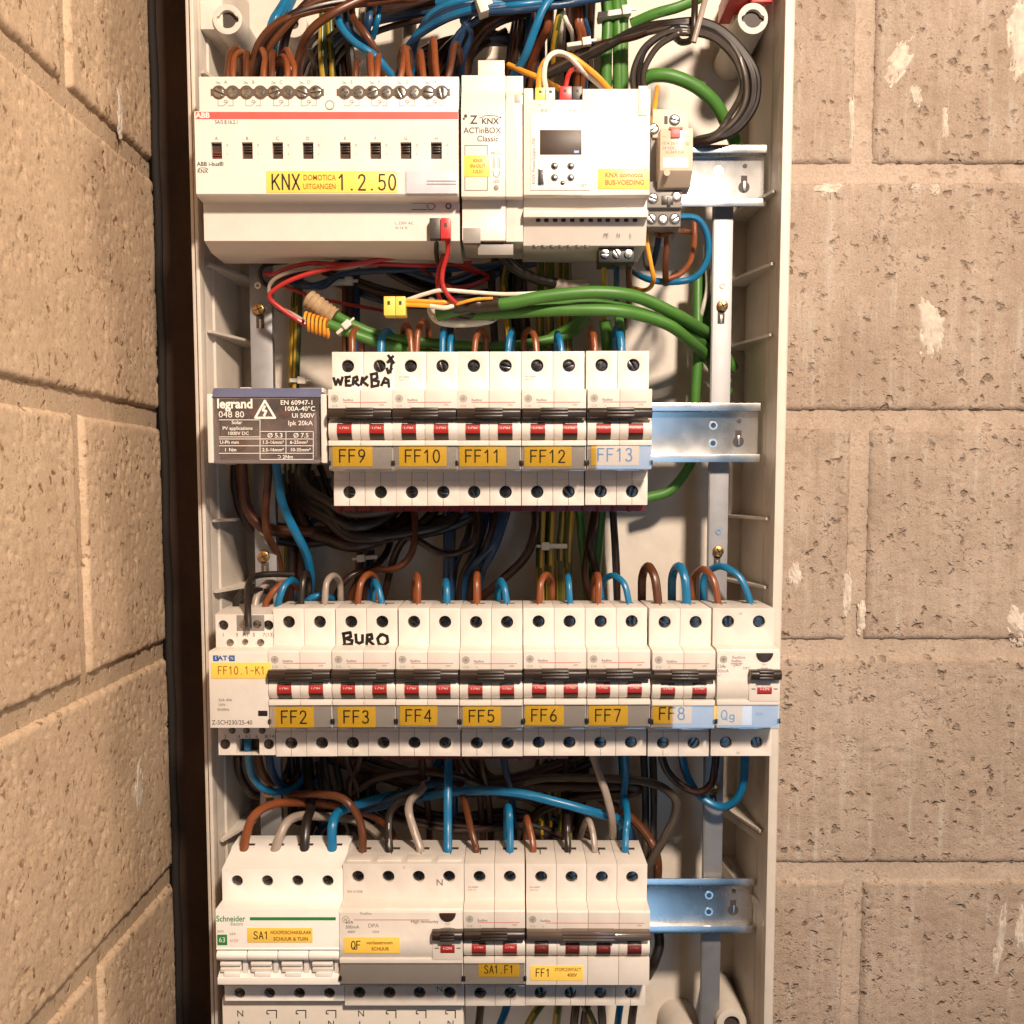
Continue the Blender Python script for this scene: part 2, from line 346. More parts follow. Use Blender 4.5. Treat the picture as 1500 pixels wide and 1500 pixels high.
def concrete(name, c0, c1, streak, pit=.5, bumpk=.8, gate0=.42):
    m = bpy.data.materials.new(name); m.use_nodes = True; nt = m.node_tree; N = nt.nodes; L = nt.links
    b = N["Principled BSDF"]; b.inputs["Roughness"].default_value = .92; b.inputs["Specular IOR Level"].default_value = .15
    geo = N.new("ShaderNodeNewGeometry")
    def noise(scale, detail, rough=.6, vec=None):
        n = N.new("ShaderNodeTexNoise"); n.inputs["Scale"].default_value = scale; n.inputs["Detail"].default_value = detail; n.inputs["Roughness"].default_value = rough
        L.new(vec or geo.outputs["Position"], n.inputs["Vector"]); return n.outputs["Fac"]
    def rng(f, a, bb, c, d):
        r = N.new("ShaderNodeMapRange"); L.new(f, r.inputs["Value"])
        for k, v in zip(("From Min", "From Max", "To Min", "To Max"), (a, bb, c, d)): r.inputs[k].default_value = v
        return r.outputs["Result"]
    def mix(f, A, B, mode='MIX'):
        x = N.new("ShaderNodeMix"); x.data_type = 'RGBA'; x.blend_type = mode
        if isinstance(f, float): x.inputs["Factor"].default_value = f
        else: L.new(f, x.inputs["Factor"])
        for k, v in (("A", A), ("B", B)):
            if isinstance(v, tuple): x.inputs[k].default_value = (*v, 1)
            else: L.new(v, x.inputs[k])
        return x.outputs["Result"]
    def math_(op, a, bb):
        x = N.new("ShaderNodeMath"); x.operation = op
        for k, v in ((0, a), (1, bb)):
            if isinstance(v, float): x.inputs[k].default_value = v
            else: L.new(v, x.inputs[k])
        return x.outputs[0]
    mp = N.new("ShaderNodeMapping"); mp.inputs["Scale"].default_value = (1, 1, .09); L.new(geo.outputs["Position"], mp.inputs["Vector"])
    big = noise(11, 5); mid = noise(60, 6, .7); fine = noise(700, 4, .75); st = noise(170, 4, .6, mp.outputs["Vector"])
    col = mix(rng(big, .36, .64, 0, 1), c0, c1); big2 = noise(26, 4); col = mix(rng(big2, .52, .72, 0, .45), col, (c0[0]*.78, c0[1]*.74, c0[2]*.70))
    col = mix(rng(mid, .35, .7, 0, .45), col, (c1[0]*1.12, c1[1]*1.12, c1[2]*1.12))
    col = mix(rng(fine, .3, .55, .42, 0), col, (c0[0]*.5, c0[1]*.46, c0[2]*.42))
    col = mix(rng(fine, .58, .74, 0, .35), col, (.62, .58, .52))
    if streak:
        col = mix(rng(st, .55, .75, 0, streak), col, (.60, .56, .50))
        col = mix(rng(st, .45, .25, 0, streak * .8), col, (c0[0]*.62, c0[1]*.6, c0[2]*.56))
    # pits: warped voronoi cells gated by a larger noise
    wv = N.new("ShaderNodeTexNoise"); wv.inputs["Scale"].default_value = 160; wv.inputs["Detail"].default_value = 3; L.new(geo.outputs["Position"], wv.inputs["Vector"])
    va = N.new("ShaderNodeVectorMath"); va.operation = 'SCALE'; va.inputs["Scale"].default_value = .013; L.new(wv.outputs["Color"], va.inputs[0])
    vb = N.new("ShaderNodeVectorMath"); vb.operation = 'ADD'; L.new(geo.outputs["Position"], vb.inputs[0]); L.new(va.outputs[0], vb.inputs[1])
    vo = N.new("ShaderNodeTexVoronoi"); vo.inputs["Scale"].default_value = 105; L.new(vb.outputs[0], vo.inputs["Vector"])
    gate = noise(38, 3, .6)
    pm = math_('MULTIPLY', rng(vo.outputs["Distance"], .30, .12, 0, 1), rng(gate, gate0, gate0 + .13, 0, 1))
    v2 = N.new("ShaderNodeTexVoronoi"); v2.inputs["Scale"].default_value = 260; L.new(vb.outputs[0], v2.inputs["Vector"])
    pm2 = math_('MULTIPLY', rng(v2.outputs["Distance"], .34, .14, 0, 1), rng(mid, .46, .60, 0, 1))
    col = mix(math_('MULTIPLY', pm2, pit * .8), col, (c0[0]*.45, c0[1]*.36, c0[2]*.27))
    col = mix(math_('MULTIPLY', pm, pit), col, (c0[0]*.42, c0[1]*.34, c0[2]*.26))
    L.new(col, b.inputs["Base Color"])
    h = math_('ADD', math_('MULTIPLY', fine, .55), math_('MULTIPLY', mid, .45)); h = math_('SUBTRACT', h, math_('MULTIPLY', pm2, .5))
    h = math_('SUBTRACT', h, math_('MULTIPLY', pm, 1.4))
    if streak: h = math_('ADD', h, math_('MULTIPLY', st, .5))
    bp = N.new("ShaderNodeBump"); bp.inputs["Strength"].default_value = bumpk; bp.inputs["Distance"].default_value = .0022
    L.new(h, bp.inputs["Height"]); L.new(bp.outputs["Normal"], b.inputs["Normal"])
    MATS[name] = m; return m
CB  = concrete("concrete_back", (.355, .268, .206), (.475, .372, .298), .42, .54, .72, .395)
CBL = concrete("concrete_left", (.49, .352, .238), (.60, .445, .308), .0, .95, .32, .42)
MOR = concrete("mortar", (.42, .322, .252), (.52, .41, .328), .12, .25, .5)
MORL = concrete("mortar_left", (.43, .315, .215), (.51, .38, .262), .0, .3, .5)

def relief(a0, a1, z0, z1, mapf, seed, name, step=2.0, depth=14, amp=1.0, edge=1.5, pits=1.0):
    nx, nz = max(2, int((a1 - a0) / step)), max(2, int((z1 - z0) / step))
    A, Z = np.meshgrid(np.linspace(a0, a1, nx + 1), np.linspace(z0, z1, nz + 1))
    f = (fbm(A/11, Z/11, seed) - .5) * .6 * amp + (fbm(A/2.2, Z/2.2, seed + 9, 3) - .5) * .7 * amp
    g = fbm(A/16, Z/16, seed + 31, 3); p = fbm(A/2.7, Z/2.2, seed + 47, 2)
    p2 = fbm(A/4.5, Z/1.9, seed + 91, 2)
    f = f - pits * np.clip((p - .58) * 6, 0, 1) * np.clip((g - .44) * 7, 0, 1) * 1.5 - pits * np.clip((p2 - .66) * 8, 0, 1) * np.clip((.55 - g) * 8, 0, 1) * 1.0
    e = np.minimum(np.minimum(A - a0, a1 - A), np.minimum(Z - z0, z1 - Z)) - 2.2 * fbm(A/5, Z/5, seed + 77, 3)
    f = f - edge * np.clip(1 - e / 1.8, 0, 1.6) ** 2
    v = mapf(A.ravel(), Z.ravel(), f.ravel())
    # skirt
    idx = np.arange((nx+1)*(nz+1)).reshape(nz+1, nx+1)
    q = np.stack([idx[:-1,:-1], idx[:-1,1:], idx[1:,1:], idx[1:,:-1]], -1).reshape(-1, 4)
    loop = np.concatenate([idx[0,:], idx[1:,-1], idx[-1,-2::-1], idx[-2:0:-1,0]])
    vb = mapf(A.ravel()[loop], Z.ravel()[loop], np.full(len(loop), -float(depth)))
    o = len(v); k = np.arange(len(loop)); k2 = (k + 1) % len(loop)
    sk = np.stack([loop[k2], loop[k], o + k, o + k2], -1)
    V = np.concatenate([v, vb]) * S; F = np.concatenate([q, sk])
    me = bpy.data.meshes.new(name); me.from_pydata(V.tolist(), [], F.tolist())
    me.polygons.foreach_set("use_smooth", [True] * len(F)); me.update(); return me
backmap = lambda a, z, f: np.stack([a, DW - f, z], -1)
leftmap = lambda a, z, f: np.stack([XW + f, DW - a, z], -1)        # a = distance from the corner

def struct(name, me, m):
    o = part(None, name, me, m); o["kind"] = "structure"; return o
ZJ = [-421, -264.7, -109.5, 44.1, 203.0, 359.0]; JT = 11.5
bw = struct("back_wall", relief(XW + 1, 430, -420, 358, lambda a, z, f: np.stack([a, DW + 2.3 - f, z], -1), 501, "mortar_bed", 2.5, 20, .5, 0, .4), MOR)
lw = struct("left_wall", relief(1, 620, -420, 358, lambda a, z, f: np.stack([XW - 3.2 + f, DW - a, z], -1), 502, "mortar_bed_left", 2.5, 20, .5, 0, .4), MORL)
for c in range(5):
    z0, z1 = ZJ[c] + JT/2, ZJ[c+1] - JT/2
    odd = c % 2 == 0
    xj = (236, 0, 232, 0, 228)[c]
    spans = [(xj - 390, xj - 6), (xj + 6, 430)] if odd else [(XW + 2, 37), (49, 430)]
    for k, (a, b) in enumerate(spans):
        a = max(a, XW + 2)
        part(bw, "concrete_block", relief(a, b, z0, z1, backmap, 10 * c + k, "concrete_block", 1.7, pits=.55, edge=1.1), CB)
    spans = [(3, 137), (148, 540)] if odd else [(3, 334), (346, 620)]
    for k, (a, b) in enumerate(spans):
        part(lw, "concrete_block", relief(a, b, z0, z1, leftmap, 200 + 10 * c + k, "concrete_block", 1.6, amp=.32, pits=.75), CBL)

def smear(px, py, wpx, hpx, seed, tilt=0.0, wall='b', th=1.0):
    n, m = 40, 56
    u, v = np.meshgrid(np.linspace(-1, 1, n), np.linspace(-1, 1, m))
    f = 1 - (u*u + v*v) ** .8 * 1.9 + (fbm(u*2.2 + 5, v*2.2 + 9, seed, 4) - .5) * 2.6 + (fbm(u*9 + 5, v*7 + 9, seed + 3, 3) - .5) * 1.6
    if wall == 'b':
        c = P(px, py, DW); sc = DW / FPX
        X = c.x + (u * wpx * math.cos(tilt) - v * hpx * math.sin(tilt)) * sc; Z = c.z + (u * wpx * math.sin(tilt) + v * hpx * math.cos(tilt)) * sc
        V = np.stack([X.ravel(), DW - np.clip(f * 1.1, -1.2, .8).ravel() * th, Z.ravel()], -1)
    else:
        t = -XW / (CX - px) * FPX; c = P(px, py, t); sc = t / FPX
        V = np.stack([XW + np.clip(f * 1.1, -1.2, .8).ravel() * th, c.y - u.ravel() * wpx * sc * 1.6, c.z + v.ravel() * hpx * sc], -1)
    F = []
    for j in range(m - 1):
        for i in range(n - 1):
            if max(f[j,i], f[j,i+1], f[j+1,i], f[j+1,i+1]) > -.9:
                q = [j*n+i, j*n+i+1, (j+1)*n+i+1, (j+1)*n+i]; F.append(q)
    used = sorted({k for q in F for k in q}); mp = {k: i for i, k in enumerate(used)}
    me = bpy.data.meshes.new("plaster_smear"); me.from_pydata([tuple(V[k] * S) for k in used], [], [[mp[k] for k in q] for q in F])
    me.polygons.foreach_set("use_smooth", [True] * len(F))
    part(bw if wall == 'b' else lw, "plaster_smear", me, PLAST)
for a in ((1362, 478, 22, 52, 3, .1), (1318, 86, 16, 40, 8, -.5), (1497, 55, 22, 80, 5, 0), (1493, 915, 20, 32, 11, .4), (1212, 277, 22, 9, 21, .1), (1344, 277, 12, 8, 23, 0),
          (1369, 278, 9, 11, 25, 0), (1464, 1375, 9, 70, 31, -.12), (1247, 175, 5, 40, 41, .05), (1240, 870, 8, 34, 43, 0), (1262, 905, 7, 26, 47, 0), (1495, 1360, 12, 40, 53, 0),
          (1385, 180, 7, 30, 57, 0), (1342, 140, 10, 18, 61, .3), (1166, 845, 12, 30, 67, 0)):
    smear(*a)
for a in ((195, 165, 8, 36, 71), (192, 1155, 14, 46, 73)): smear(*a, wall='l', th=.7)

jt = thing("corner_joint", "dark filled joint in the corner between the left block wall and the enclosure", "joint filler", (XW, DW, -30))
mb = MB(); mb.box(0.5, 36, -6.0, 2, -385, 385); part(jt, "joint_board", mb.mesh("joint_board", .6), mat("dark_joint_board", (.055, .030, .018), .8, var=.35, scale=30, bump=.3, bscale=200))  # dark board stands in for the shade in the narrow wall gap
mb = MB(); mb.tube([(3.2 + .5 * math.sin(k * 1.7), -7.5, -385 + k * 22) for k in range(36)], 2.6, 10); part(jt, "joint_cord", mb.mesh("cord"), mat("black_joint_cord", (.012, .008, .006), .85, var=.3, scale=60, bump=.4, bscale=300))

# ------------------------------------------------------------------ the enclosure
DR, DB = 640.0, 722.0                        # rim front, back panel
ZT, ZBm = 345.0, -410.0
box = thing("enclosure", "open cream plastic electrical enclosure fixed to the block wall", "enclosure", (0, DW, -30))
def bp_(name, mb, m, bevel=0, **k): 
    mb.v = [(x, y - DW, z + 30) for x, y, z in mb.v]
    return part(box, name, mb.mesh(name, bevel, **k), m)
XL, XLi, XLb, XRr, XRi, XRb = -182.3, -177.2, -173.5, 157.7, 151.9, 149.5
bp_("back_panel", MB().box(XLb - 3, XRb + 3, DB, DB + 4, ZBm, ZT), BOXPL)
# side walls with a tapering section
def side(name, pr):        # pr: plan polygon (x, y)
    mb = MB(); n = len(pr)
    for k in range(n):
        a, b = pr[k], pr[(k+1) % n]; mb.face([(*a, ZBm), (*b, ZBm), (*b, ZT), (*a, ZT)])
    mb.face([(*p, ZBm) for p in pr]); mb.face([(*p, ZT) for p in pr][::-1])
    return mb
bp_("side_wall", side("l", [(XL + .8, DR + 8), (XLi - .4, DR + 8), (XLi + .3, 664), (XLi + 1.6, 665), (XLb, DB - 3), (XLb - 1, DB + 16), (XL + 2.5, DB + 16)]), BOXPL, .4)
bp_("side_wall", side("r", [(XRr - .8, DR + 8), (XRi + .4, DR + 8), (XRi - .2, 664), (XRi - 1.0, 665), (XRb, DB - 3), (XRb + 1, DB + 16), (XRr - 2.5, DB + 16)]), BOXPL, .4)
# rims: a stepped lip on the left, a plain broad lip on the right
bp_("rim", side("r", [(XL, DR + 10), (XL, DR + 3), (XL + 1.9, DR + 2.4), (XL + 2.2, DR + 4.5), (XL + 2.9, DR + 4.5), (XL + 3.1, DR), (XLi, DR), (XLi, DR + 10)]), BOXPL, .35)
bp_("rim", side("r", [(XRi, DR + 10), (XRi, DR), (XRr - 1.2, DR), (XRr, DR + 1.4), (XRr, DR + 10)]), BOXPL, .5)
bp_("end_wall", MB().box(XLi, XRi, DR + 4, DB, ZT - 4, ZT), BOXPL, .4)
bp_("end_wall", MB().box(XLi, XRi, DR + 4, DB, ZBm, ZBm + 4), BOXPL, .4)
# triangular ribs on the two side walls
def rib(side_, py):
    z = ZP(py, 690); mb = MB(); t = .8
    x0 = XRi - .5 if side_ > 0 else XLi + .5; xb = XRb if side_ > 0 else XLb
    xt = xb - side_ * 15
    pr = [(x0, 652), (x0 - side_ * 2, 651), (xt + side_ * 5, 690), (xt, DB), (xb, DB)]
    mb.face([(*p, z - t) for p in pr]); mb.face([(*p, z + t) for p in pr][::-1])
    for k in range(5): mb.face([(*pr[k], z - t), (*pr[(k+1) % 5], z - t), (*pr[(k+1) % 5], z + t), (*pr[k], z + t)])
    bp_("rib", mb, BOXPL)
for py in (305, 405, 503, 757, 852, 1190): rib(1, py)
for py in (140, 405, 498, 760, 858, 1203): rib(-1, py)
def boss(px, py, D, r, ri, notch=True, length=None):
    c = P(px, py, D); n = 32; mb = MB(); L_ = (DB - D) if length is None else length
    for k in range(n):
        a, b = 2*math.pi*k/n, 2*math.pi*(k+1)/n
        def rin(t):
            if notch and abs(math.cos(t)) > .93: return ri * 1.28
            return ri
        q = lambda rr, t, y: (c.x + rr*math.cos(t), y, c.z + rr*math.sin(t))
        mb.face([q(rin(a),a,D), q(r,a,D), q(r,b,D), q(rin(b),b,D)]); mb.face([q(r,a,D), q(r*1.12,a,D+L_), q(r*1.12,b,D+L_), q(r,b,D)])
        mb.face([q(rin(a),a,D), q(rin(b),b,D), q(rin(b),b,D+45), q(rin(a),a,D+45)])
    o = bp_("screw_boss", mb, BOXPL, .4)
    mb = MB(); mb.disc(c.x, c.z, -(D + 3.0), ri * 1.35, .5); bp_("boss_bottom", mb, HOLE)  # dark disc that paints the shade inside the bore
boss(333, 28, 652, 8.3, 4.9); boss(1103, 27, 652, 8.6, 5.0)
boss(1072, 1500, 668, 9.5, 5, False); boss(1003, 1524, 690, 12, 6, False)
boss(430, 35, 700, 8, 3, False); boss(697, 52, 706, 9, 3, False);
c = P(300, 22, 655); bp_("corner_block", MB().box(XLi, XP(335, 20, 652) - 4, 654, DB, ZP(44, 655), ZP(-70, 655)), BOXPL, .6)
c = P(1128, 40, 655); bp_("corner_block", MB().box(XP(1075, 10, 676), XRi, 676, DB, ZP(36, 676), ZP(-40, 676)), BOXPL, .6)
c0, c1 = P(1066, -8, 660), P(1122, 4, 660); mb = MB(); mb.box(c0.x, c1.x, 656, 690, c1.z, c0.z + 6); mb.box(c0.x + 12, c1.x + 2, 652, 656, c1.z - 3, c0.z + 4)
bp_("red_clip", mb, REDPL, .8)
for (px, py) in ((1110, 1185), (1100, 1277)):          # moulded pyramids on the right wall
    a = P(px, py, 690); mb = MB(); x0, x1 = XRb - 13, XRi
    top = [(x0, DB, a.z), (x1, DB, a.z), (x1, 655, a.z - 7), (x0 + 8, 690, a.z - 7)]
    bot = [(x0 + 4, DB, a.z - 14), (x1, DB, a.z - 14), (x1, 660, a.z - 12), (x0 + 9, 690, a.z - 12)]
    mb.face(top); mb.face(bot[::-1])
    for k in range(4): mb.face([bot[k], bot[(k+1) % 4], top[(k+1) % 4], top[k]])
    bp_("moulded_lug", mb, BOXPL, .4)

# steel posts behind the rails, with their screws and slots
def post(px0, px1, py, group):
    x0, x1 = XP(px0, py, 676), XP(px1, py, 676)
    mb = MB(); w_ = 1.5
    zt_ = ZP(218, 676); mb.box(x0, x1, 674, 674 + w_, ZBm + 6, zt_); mb.box(x0, x0 + w_, 674 + w_, 681, ZBm + 6, zt_); mb.box(x1 - w_, x1, 674 + w_, 681, ZBm + 6, zt_)
    o = part(box, "mounting_post", None or mbm(mb), GALV); return o, (x0 + x1) / 2
def mbm(mb):
    mb.v = [(x, y - DW, z + 30) for x, y, z in mb.v]; return mb.mesh("mounting_post", .3)
def screw_at(parent, x, z, D, r, m, slot=True):
    mb = MB(); mb.disc(x, z + 30, DW - D + 2.2, r, 2.2, dome=.5, r2=r * .9); o = part(parent, "screw", mb.mesh("screw", .2), m)
    mb = MB(); zz = z + 30; d = DW - D + 2.75
    mb.stroke([(x - r * .6, zz - r * .25), (x + r * .6, zz + r * .25)], .7, d); mb.stroke([(x - r * .25, zz + r * .6), (x + r * .25, zz - r * .6)], .7, d)
    part(parent, "screw_slot", mb.mesh("slot"), HOLE)
def slot_at(parent, x, z, D, w_, h):
    mb = MB(); zz = z + 30
    mb.box(x - w_/2, x + w_/2, D - DW - .15, D - DW + 1.5, zz - h/2, zz + h/2); part(parent, "slot", mb.mesh("slot", .5), HOLE)
    mb = MB(); mb.box(x - w_*.12, x + w_*.2, D - DW - .3, D - DW, zz - h*.5, zz + h*.2); part(parent, "slot_pin", mb.mesh("pin", .1), BSTEEL)
po, xc = post(1043, 1071, 450, None)
for py in (448, 808, 1156): 
    screw_at(po, xc, ZP(py, 673), 674, 3.5, BRASS); slot_at(po, xc - .6, ZP(py + 17, 673), 674, 4.4, 7.5)
for py in (418, 779):
    mb = MB(); mb.ring(xc, ZP(py, 673) + 30, DW - 674 + .4, 1.9, .9, .4); part(po, "rivet", mb.mesh("rivet"), BSTEEL)
po, xc = post(367, 399, 450, None)
for py in (453, 815, 1160):
    screw_at(po, xc - 1, ZP(py, 673), 674, 3.6, BRASS); slot_at(po, xc - .5, ZP(py + 18, 673), 674, 5, 8)
for py in (418, 780):
    mb = MB(); mb.ring(xc - 1.5, ZP(py, 673) + 30, DW - 674 + .4, 2.0, .9, .4); part(po, "rivet", mb.mesh("rivet"), BSTEEL)

# ------------------------------------------------------------------ DIN rails
DS = 619.0                                     # shoulder plane of the devices; rail front 44 mm behind
ZROW = [None]*4
ZROW[1] = (ZP(517, DS) + ZP(738, DS)) / 2; ZROW[2] = (ZP(890, DS) + ZP(1108, DS)) / 2; ZROW[3] = (ZP(1265, DS) + ZP(1473, DS)) / 2
ZROW[0] = (ZP(212, 663) + ZP(302, 663)) / 2
def rail(zc, px_end, py, label):
    x1 = XP(px_end, py, 663); x0 = -160
    o = thing("din_rail", label, "rail", (x0, 663, zc), "DIN rails across the enclosure")
    def loc(mb): mb.v = [(x - x0, y, z) for x, y, z in mb.v]; return mb
    prof = [(0, 17.5), (0, 12.8), (-6.3, 12.8), (-6.3, -12.8), (0, -12.8), (0, -17.5), (-1.1, -17.5), (-1.1, -13.9), (-7.4, -13.9), (-7.4, 13.9), (-1.1, 13.9), (-1.1, 17.5)]
    mb = MB().prism(prof, 0, x1 - x0); part(o, "rail_profile", mb.mesh("rail_profile", .35), STEEL)
    for dx, dz, r in ((-27, 4.6, 2.6), (-27, -6.0, 2.6)):
        mb = MB(); mb.ring(x1 - x0 + dx, dz, -6.1, r, r * .62, .3, 20); part(o, "dimple_rim", mb.mesh("dimple_rim"), STEEL)
        mb = MB(); mb.disc(x1 - x0 + dx, dz, -6.15, r * .7, .2, 18); part(o, "dimple", mb.mesh("dimple"), DSTEEL)
    mb = MB(); mb.disc(x1 - x0 - 11.5, 7.2, -6.1, 1.35, .2, 16); part(o, "round_hole", mb.mesh("hole"), HOLE)
    mb = MB(); mb.disc(x1 - x0 - 11.8, -5.0, -6.1, 3.3, .2, 22); mb.box(x1 - x0 - 13.6, x1 - x0 - 10, 6.08, 6.2, -4, 1.6); part(o, "keyhole", mb.mesh("keyhole"), HOLE)
    mb = MB(); mb.box(x1 - x0 - 12.5, x1 - x0 - 10.7, 5.6, 6.0, -7.4, -1.6); part(o, "keyhole_tab", mb.mesh("tab", .2), BSTEEL)
    return o
rail(ZROW[0], 1123, 256, "pale steel DIN rail beside the relay at the top right")
rail(ZROW[1], 1114, 628, "steel DIN rail to the right of breaker FF13")
rail(ZROW[2], 1128, 1000, "steel DIN rail hidden behind the breakers FF2 to FF8")
rail(ZROW[3], 1105, 1328, "bluish steel DIN rail to the right of breaker FF1")
# ------------------------------------------------------------------ devices: shared small parts
def screw_mesh(r):
    def f():
        mb = MB(); n = 22; w_ = .42 * r / 3.2; h = .9
        for sgn in (-1, 1):                                    # two halves of the head leave a driver slot between them
            pts = []
            a0 = math.asin(w_ / r)
            for k in range(n // 2 + 1):
                a = a0 + (math.pi - 2 * a0) * k / (n // 2); pts.append((r * math.cos(a) , sgn * r * math.sin(a)))
            mb.face([(x, -h * .55, z) for x, z in pts]); mb.face([(x, h, z) for x, z in pts])
            for k in range(len(pts)):
                a, b = pts[k], pts[(k+1) % len(pts)]; mb.face([(a[0], -h * .55, a[1]), (b[0], -h * .55, b[1]), (b[0], h, b[1]), (a[0], h, a[1])])
        mb.disc(0, 0, -.5, r * .98, 1.0, n)
        return mb.mesh("terminal_screw", .22)
    return cached(("screw", r), f)
def cross_mesh(r):
    def f():
        mb = MB(); n = 24; mb.disc(0, 0, .35, r, 1.2, n, dome=.25, r2=r * .86)
        for a in (0, math.pi / 2):
            c, s_ = math.cos(a) * r * .62, math.sin(a) * r * .62
            mb.stroke([(-c, -s_), (c, s_)], r * .26, .62)
        return mb.mesh("terminal_screw")
    return cached(("cross", r), f)
def add_screw(p, x, z, d, r=3.15, m=None, cross=None):
    if cross is None: cross = random.random() < .4
    return part(p, "terminal_screw", cross_mesh(r) if cross else screw_mesh(r), m or DSTEEL, (x, -d, z), (0, random.uniform(0, math.pi), 0))

MW = 17.5
PROF = [(-43, 42.4), (0, 42.4), (0, 21.5), (14.2, 20.6), (15.2, 19.7), (15.2, 10.2), (10.5, 9.6), (10.5, 4.6)] + \
       [(10.5 + 6.0 * math.sin(math.pi * k / 10), 4.6 - 5.75 * (1 - math.cos(math.pi * k / 10))) for k in range(1, 10)] + \
       [(10.5, -6.9), (16.4, -6.95), (16.4, -9.7), (14.9, -9.9), (14.9, -22.4), (3, -23.2), (-1.0, -23.4), (-1.0, -28.3), (0, -28.3), (0, -42.4), (-43, -42.4)]
def ix(prof, a, b): return [k for k in range(len(prof)) if prof[k] == a and prof[(k+1) % len(prof)] == b]
def pole_mesh(cover=False):
    def f():
        prof = list(PROF)
        if cover: prof = [p for p in prof if p not in ((16.4, -9.7), (14.9, -9.9), (14.9, -22.4), (3, -23.2))]; k = prof.index((16.4, -6.95)); prof[k:k+1] = [(15.6, -6.95), (15.6, -22.6), (1, -23.2)]
        mb = MB(); g = .10; x0, x1 = -MW/2 + g, MW/2 - g
        mb.prism(prof, x0, x1, ix(prof, (0, 42.4), (0, 21.5)) + ix(prof, (0, -28.3), (0, -42.4)))
        mb.cell(x0, x1, 21.5, 42.4, 0, 0, 34.7, 3.5, 4.2); mb.cell(x0, x1, -42.4, -28.3, 0, 0, -34.8, 3.5, 4.2)
        return mb.mesh("pole_housing", .28)
    return cached(("pole", cover), f)
def tslot(w_=8.6):
    def f():
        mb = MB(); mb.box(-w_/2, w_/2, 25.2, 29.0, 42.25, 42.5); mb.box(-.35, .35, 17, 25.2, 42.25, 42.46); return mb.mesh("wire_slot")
    return cached(("slot", w_), f)
def groove():
    def f():
        mb = MB(); mb.box(-.13, .13, -.05, .05, -31.2, -28.4); mb.box(-.13, .13, .95, 1.05, -28.3, -23.6); mb.box(-.13, .13, -.05, .05, -42.2, -38.4); return mb.mesh("seam")
    return cached("groove", f)
def toggle_mesh():
    def f():
        mb = MB(); w_ = 4.0; n = 9
        prof = [(10.0, 4.4)] + [(10.5 + 6.25 * math.sin(math.pi * k / n * .93 + .16), 4.4 - 5.7 * (1 - math.cos(math.pi * k / n * .93 + .16))) for k in range(0, n + 1)] + [(10.0, -6.7)]
        mb.prism(prof, -w_, w_); return mb.mesh("toggle", .2)
    return cached("toggle", f)
def plate_mesh():
    def f():
        mb = MB(); a0, a1 = .335, .60; n = 5
        for k in range(n):
            q = []
            for t in (k / n, (k + 1) / n):
                a = math.pi * (a0 + (a1 - a0) * t); q.append((10.5 + 6.38 * math.sin(a), 4.4 - 5.7 * (1 - math.cos(a))))
            (d0, z0), (d1, z1) = q; mb.face([(-3.95, -d0, z0), (3.95, -d0, z0), (3.95, -d1, z1), (-3.95, -d1, z1)])
        return mb.mesh("on_plate")
    return cached("plate", f)
def bar_mesh(w_, grip):
    def f():
        mb = MB(); h = 2.75; zc = 7.45
        pr = [(14.5, zc + h), (18.9, zc + h), (20.3, zc + h - 1.2), (20.6, zc + .4), (19.8, zc - h + .6), (18.0, zc - h), (14.5, zc - h)]
        mb.prism(pr, -w_/2, w_/2)
        return mb.mesh("tie_bar", .35)
    return cached(("bar", w_), f)
def grip_mesh(w_):
    def f():
        mb = MB()
        for z in (9.2, 7.5, 5.8):
            mb.prism([(19, z + .8), (20.8, z + .8), (21.0, z), (20.8, z - .75), (19, z - .75)], -w_/2, w_/2)
        mb.box(-w_/2, w_/2, -19.6, -14.6, 9.4, 10.5)
        return mb.mesh("grip", .2)
    return cached(("grip", w_), f)

class Dev:
    def __init__(s, name, label, cat, px0, px1, py, zc, d=0, group=None):
        s.x0, s.x1 = XP(px0, py, DS - d), XP(px1, py, DS - d); s.ox = (s.x0 + s.x1) / 2; s.oz = zc; s.w = s.x1 - s.x0
        s.o = thing(name, label, cat, (s.ox, DS, zc), group)
    def px(s, px, py, d=0):
        p = P(px, py, DS - d); return p.x - s.ox, p.z - s.oz
    def z(s, py, d=0): return ZP(py, DS - d) - s.oz
    def x(s, px, py, d=0): return XP(px, py, DS - d) - s.ox
    def add(s, name, mb, m, bevel=0, parent=None, **k): return part(parent or s.o, name, mb.mesh(name, bevel, **k), m)
    def pbox(s, name, px0, px1, py0, py1, d, m, th=.4, bevel=0, parent=None):      # a flat piece on a front face
        (xa, za), (xb, zb) = s.px(px0, py0, d), s.px(px1, py1, d)
        return s.add(name, MB().box(min(xa, xb), max(xa, xb), -d - th, -d + .2, min(za, zb), max(za, zb)), m, bevel, parent)
    def t(s, txt, px, py, d, hpx, m, align='CENTER', sx=1.0, rotz=0, parent=None, bold=0):
        x, z = s.px(px, py, d); h = hpx * (DS - d) / FPX
        return text(parent or s.o, txt, x, z, d, h, m, align, sx, rotz, bold=bold)
    def ink(s, strokes, d, wpx, m, name="ink_stroke", parent=None):
        mb = MB(); 
        for st in strokes: mb.stroke([s.px(a, b, d) for a, b in st], wpx * (DS - d) / FPX, d)
        return part(parent or s.o, name, mb.mesh(name, smooth=False, merge=False), m)

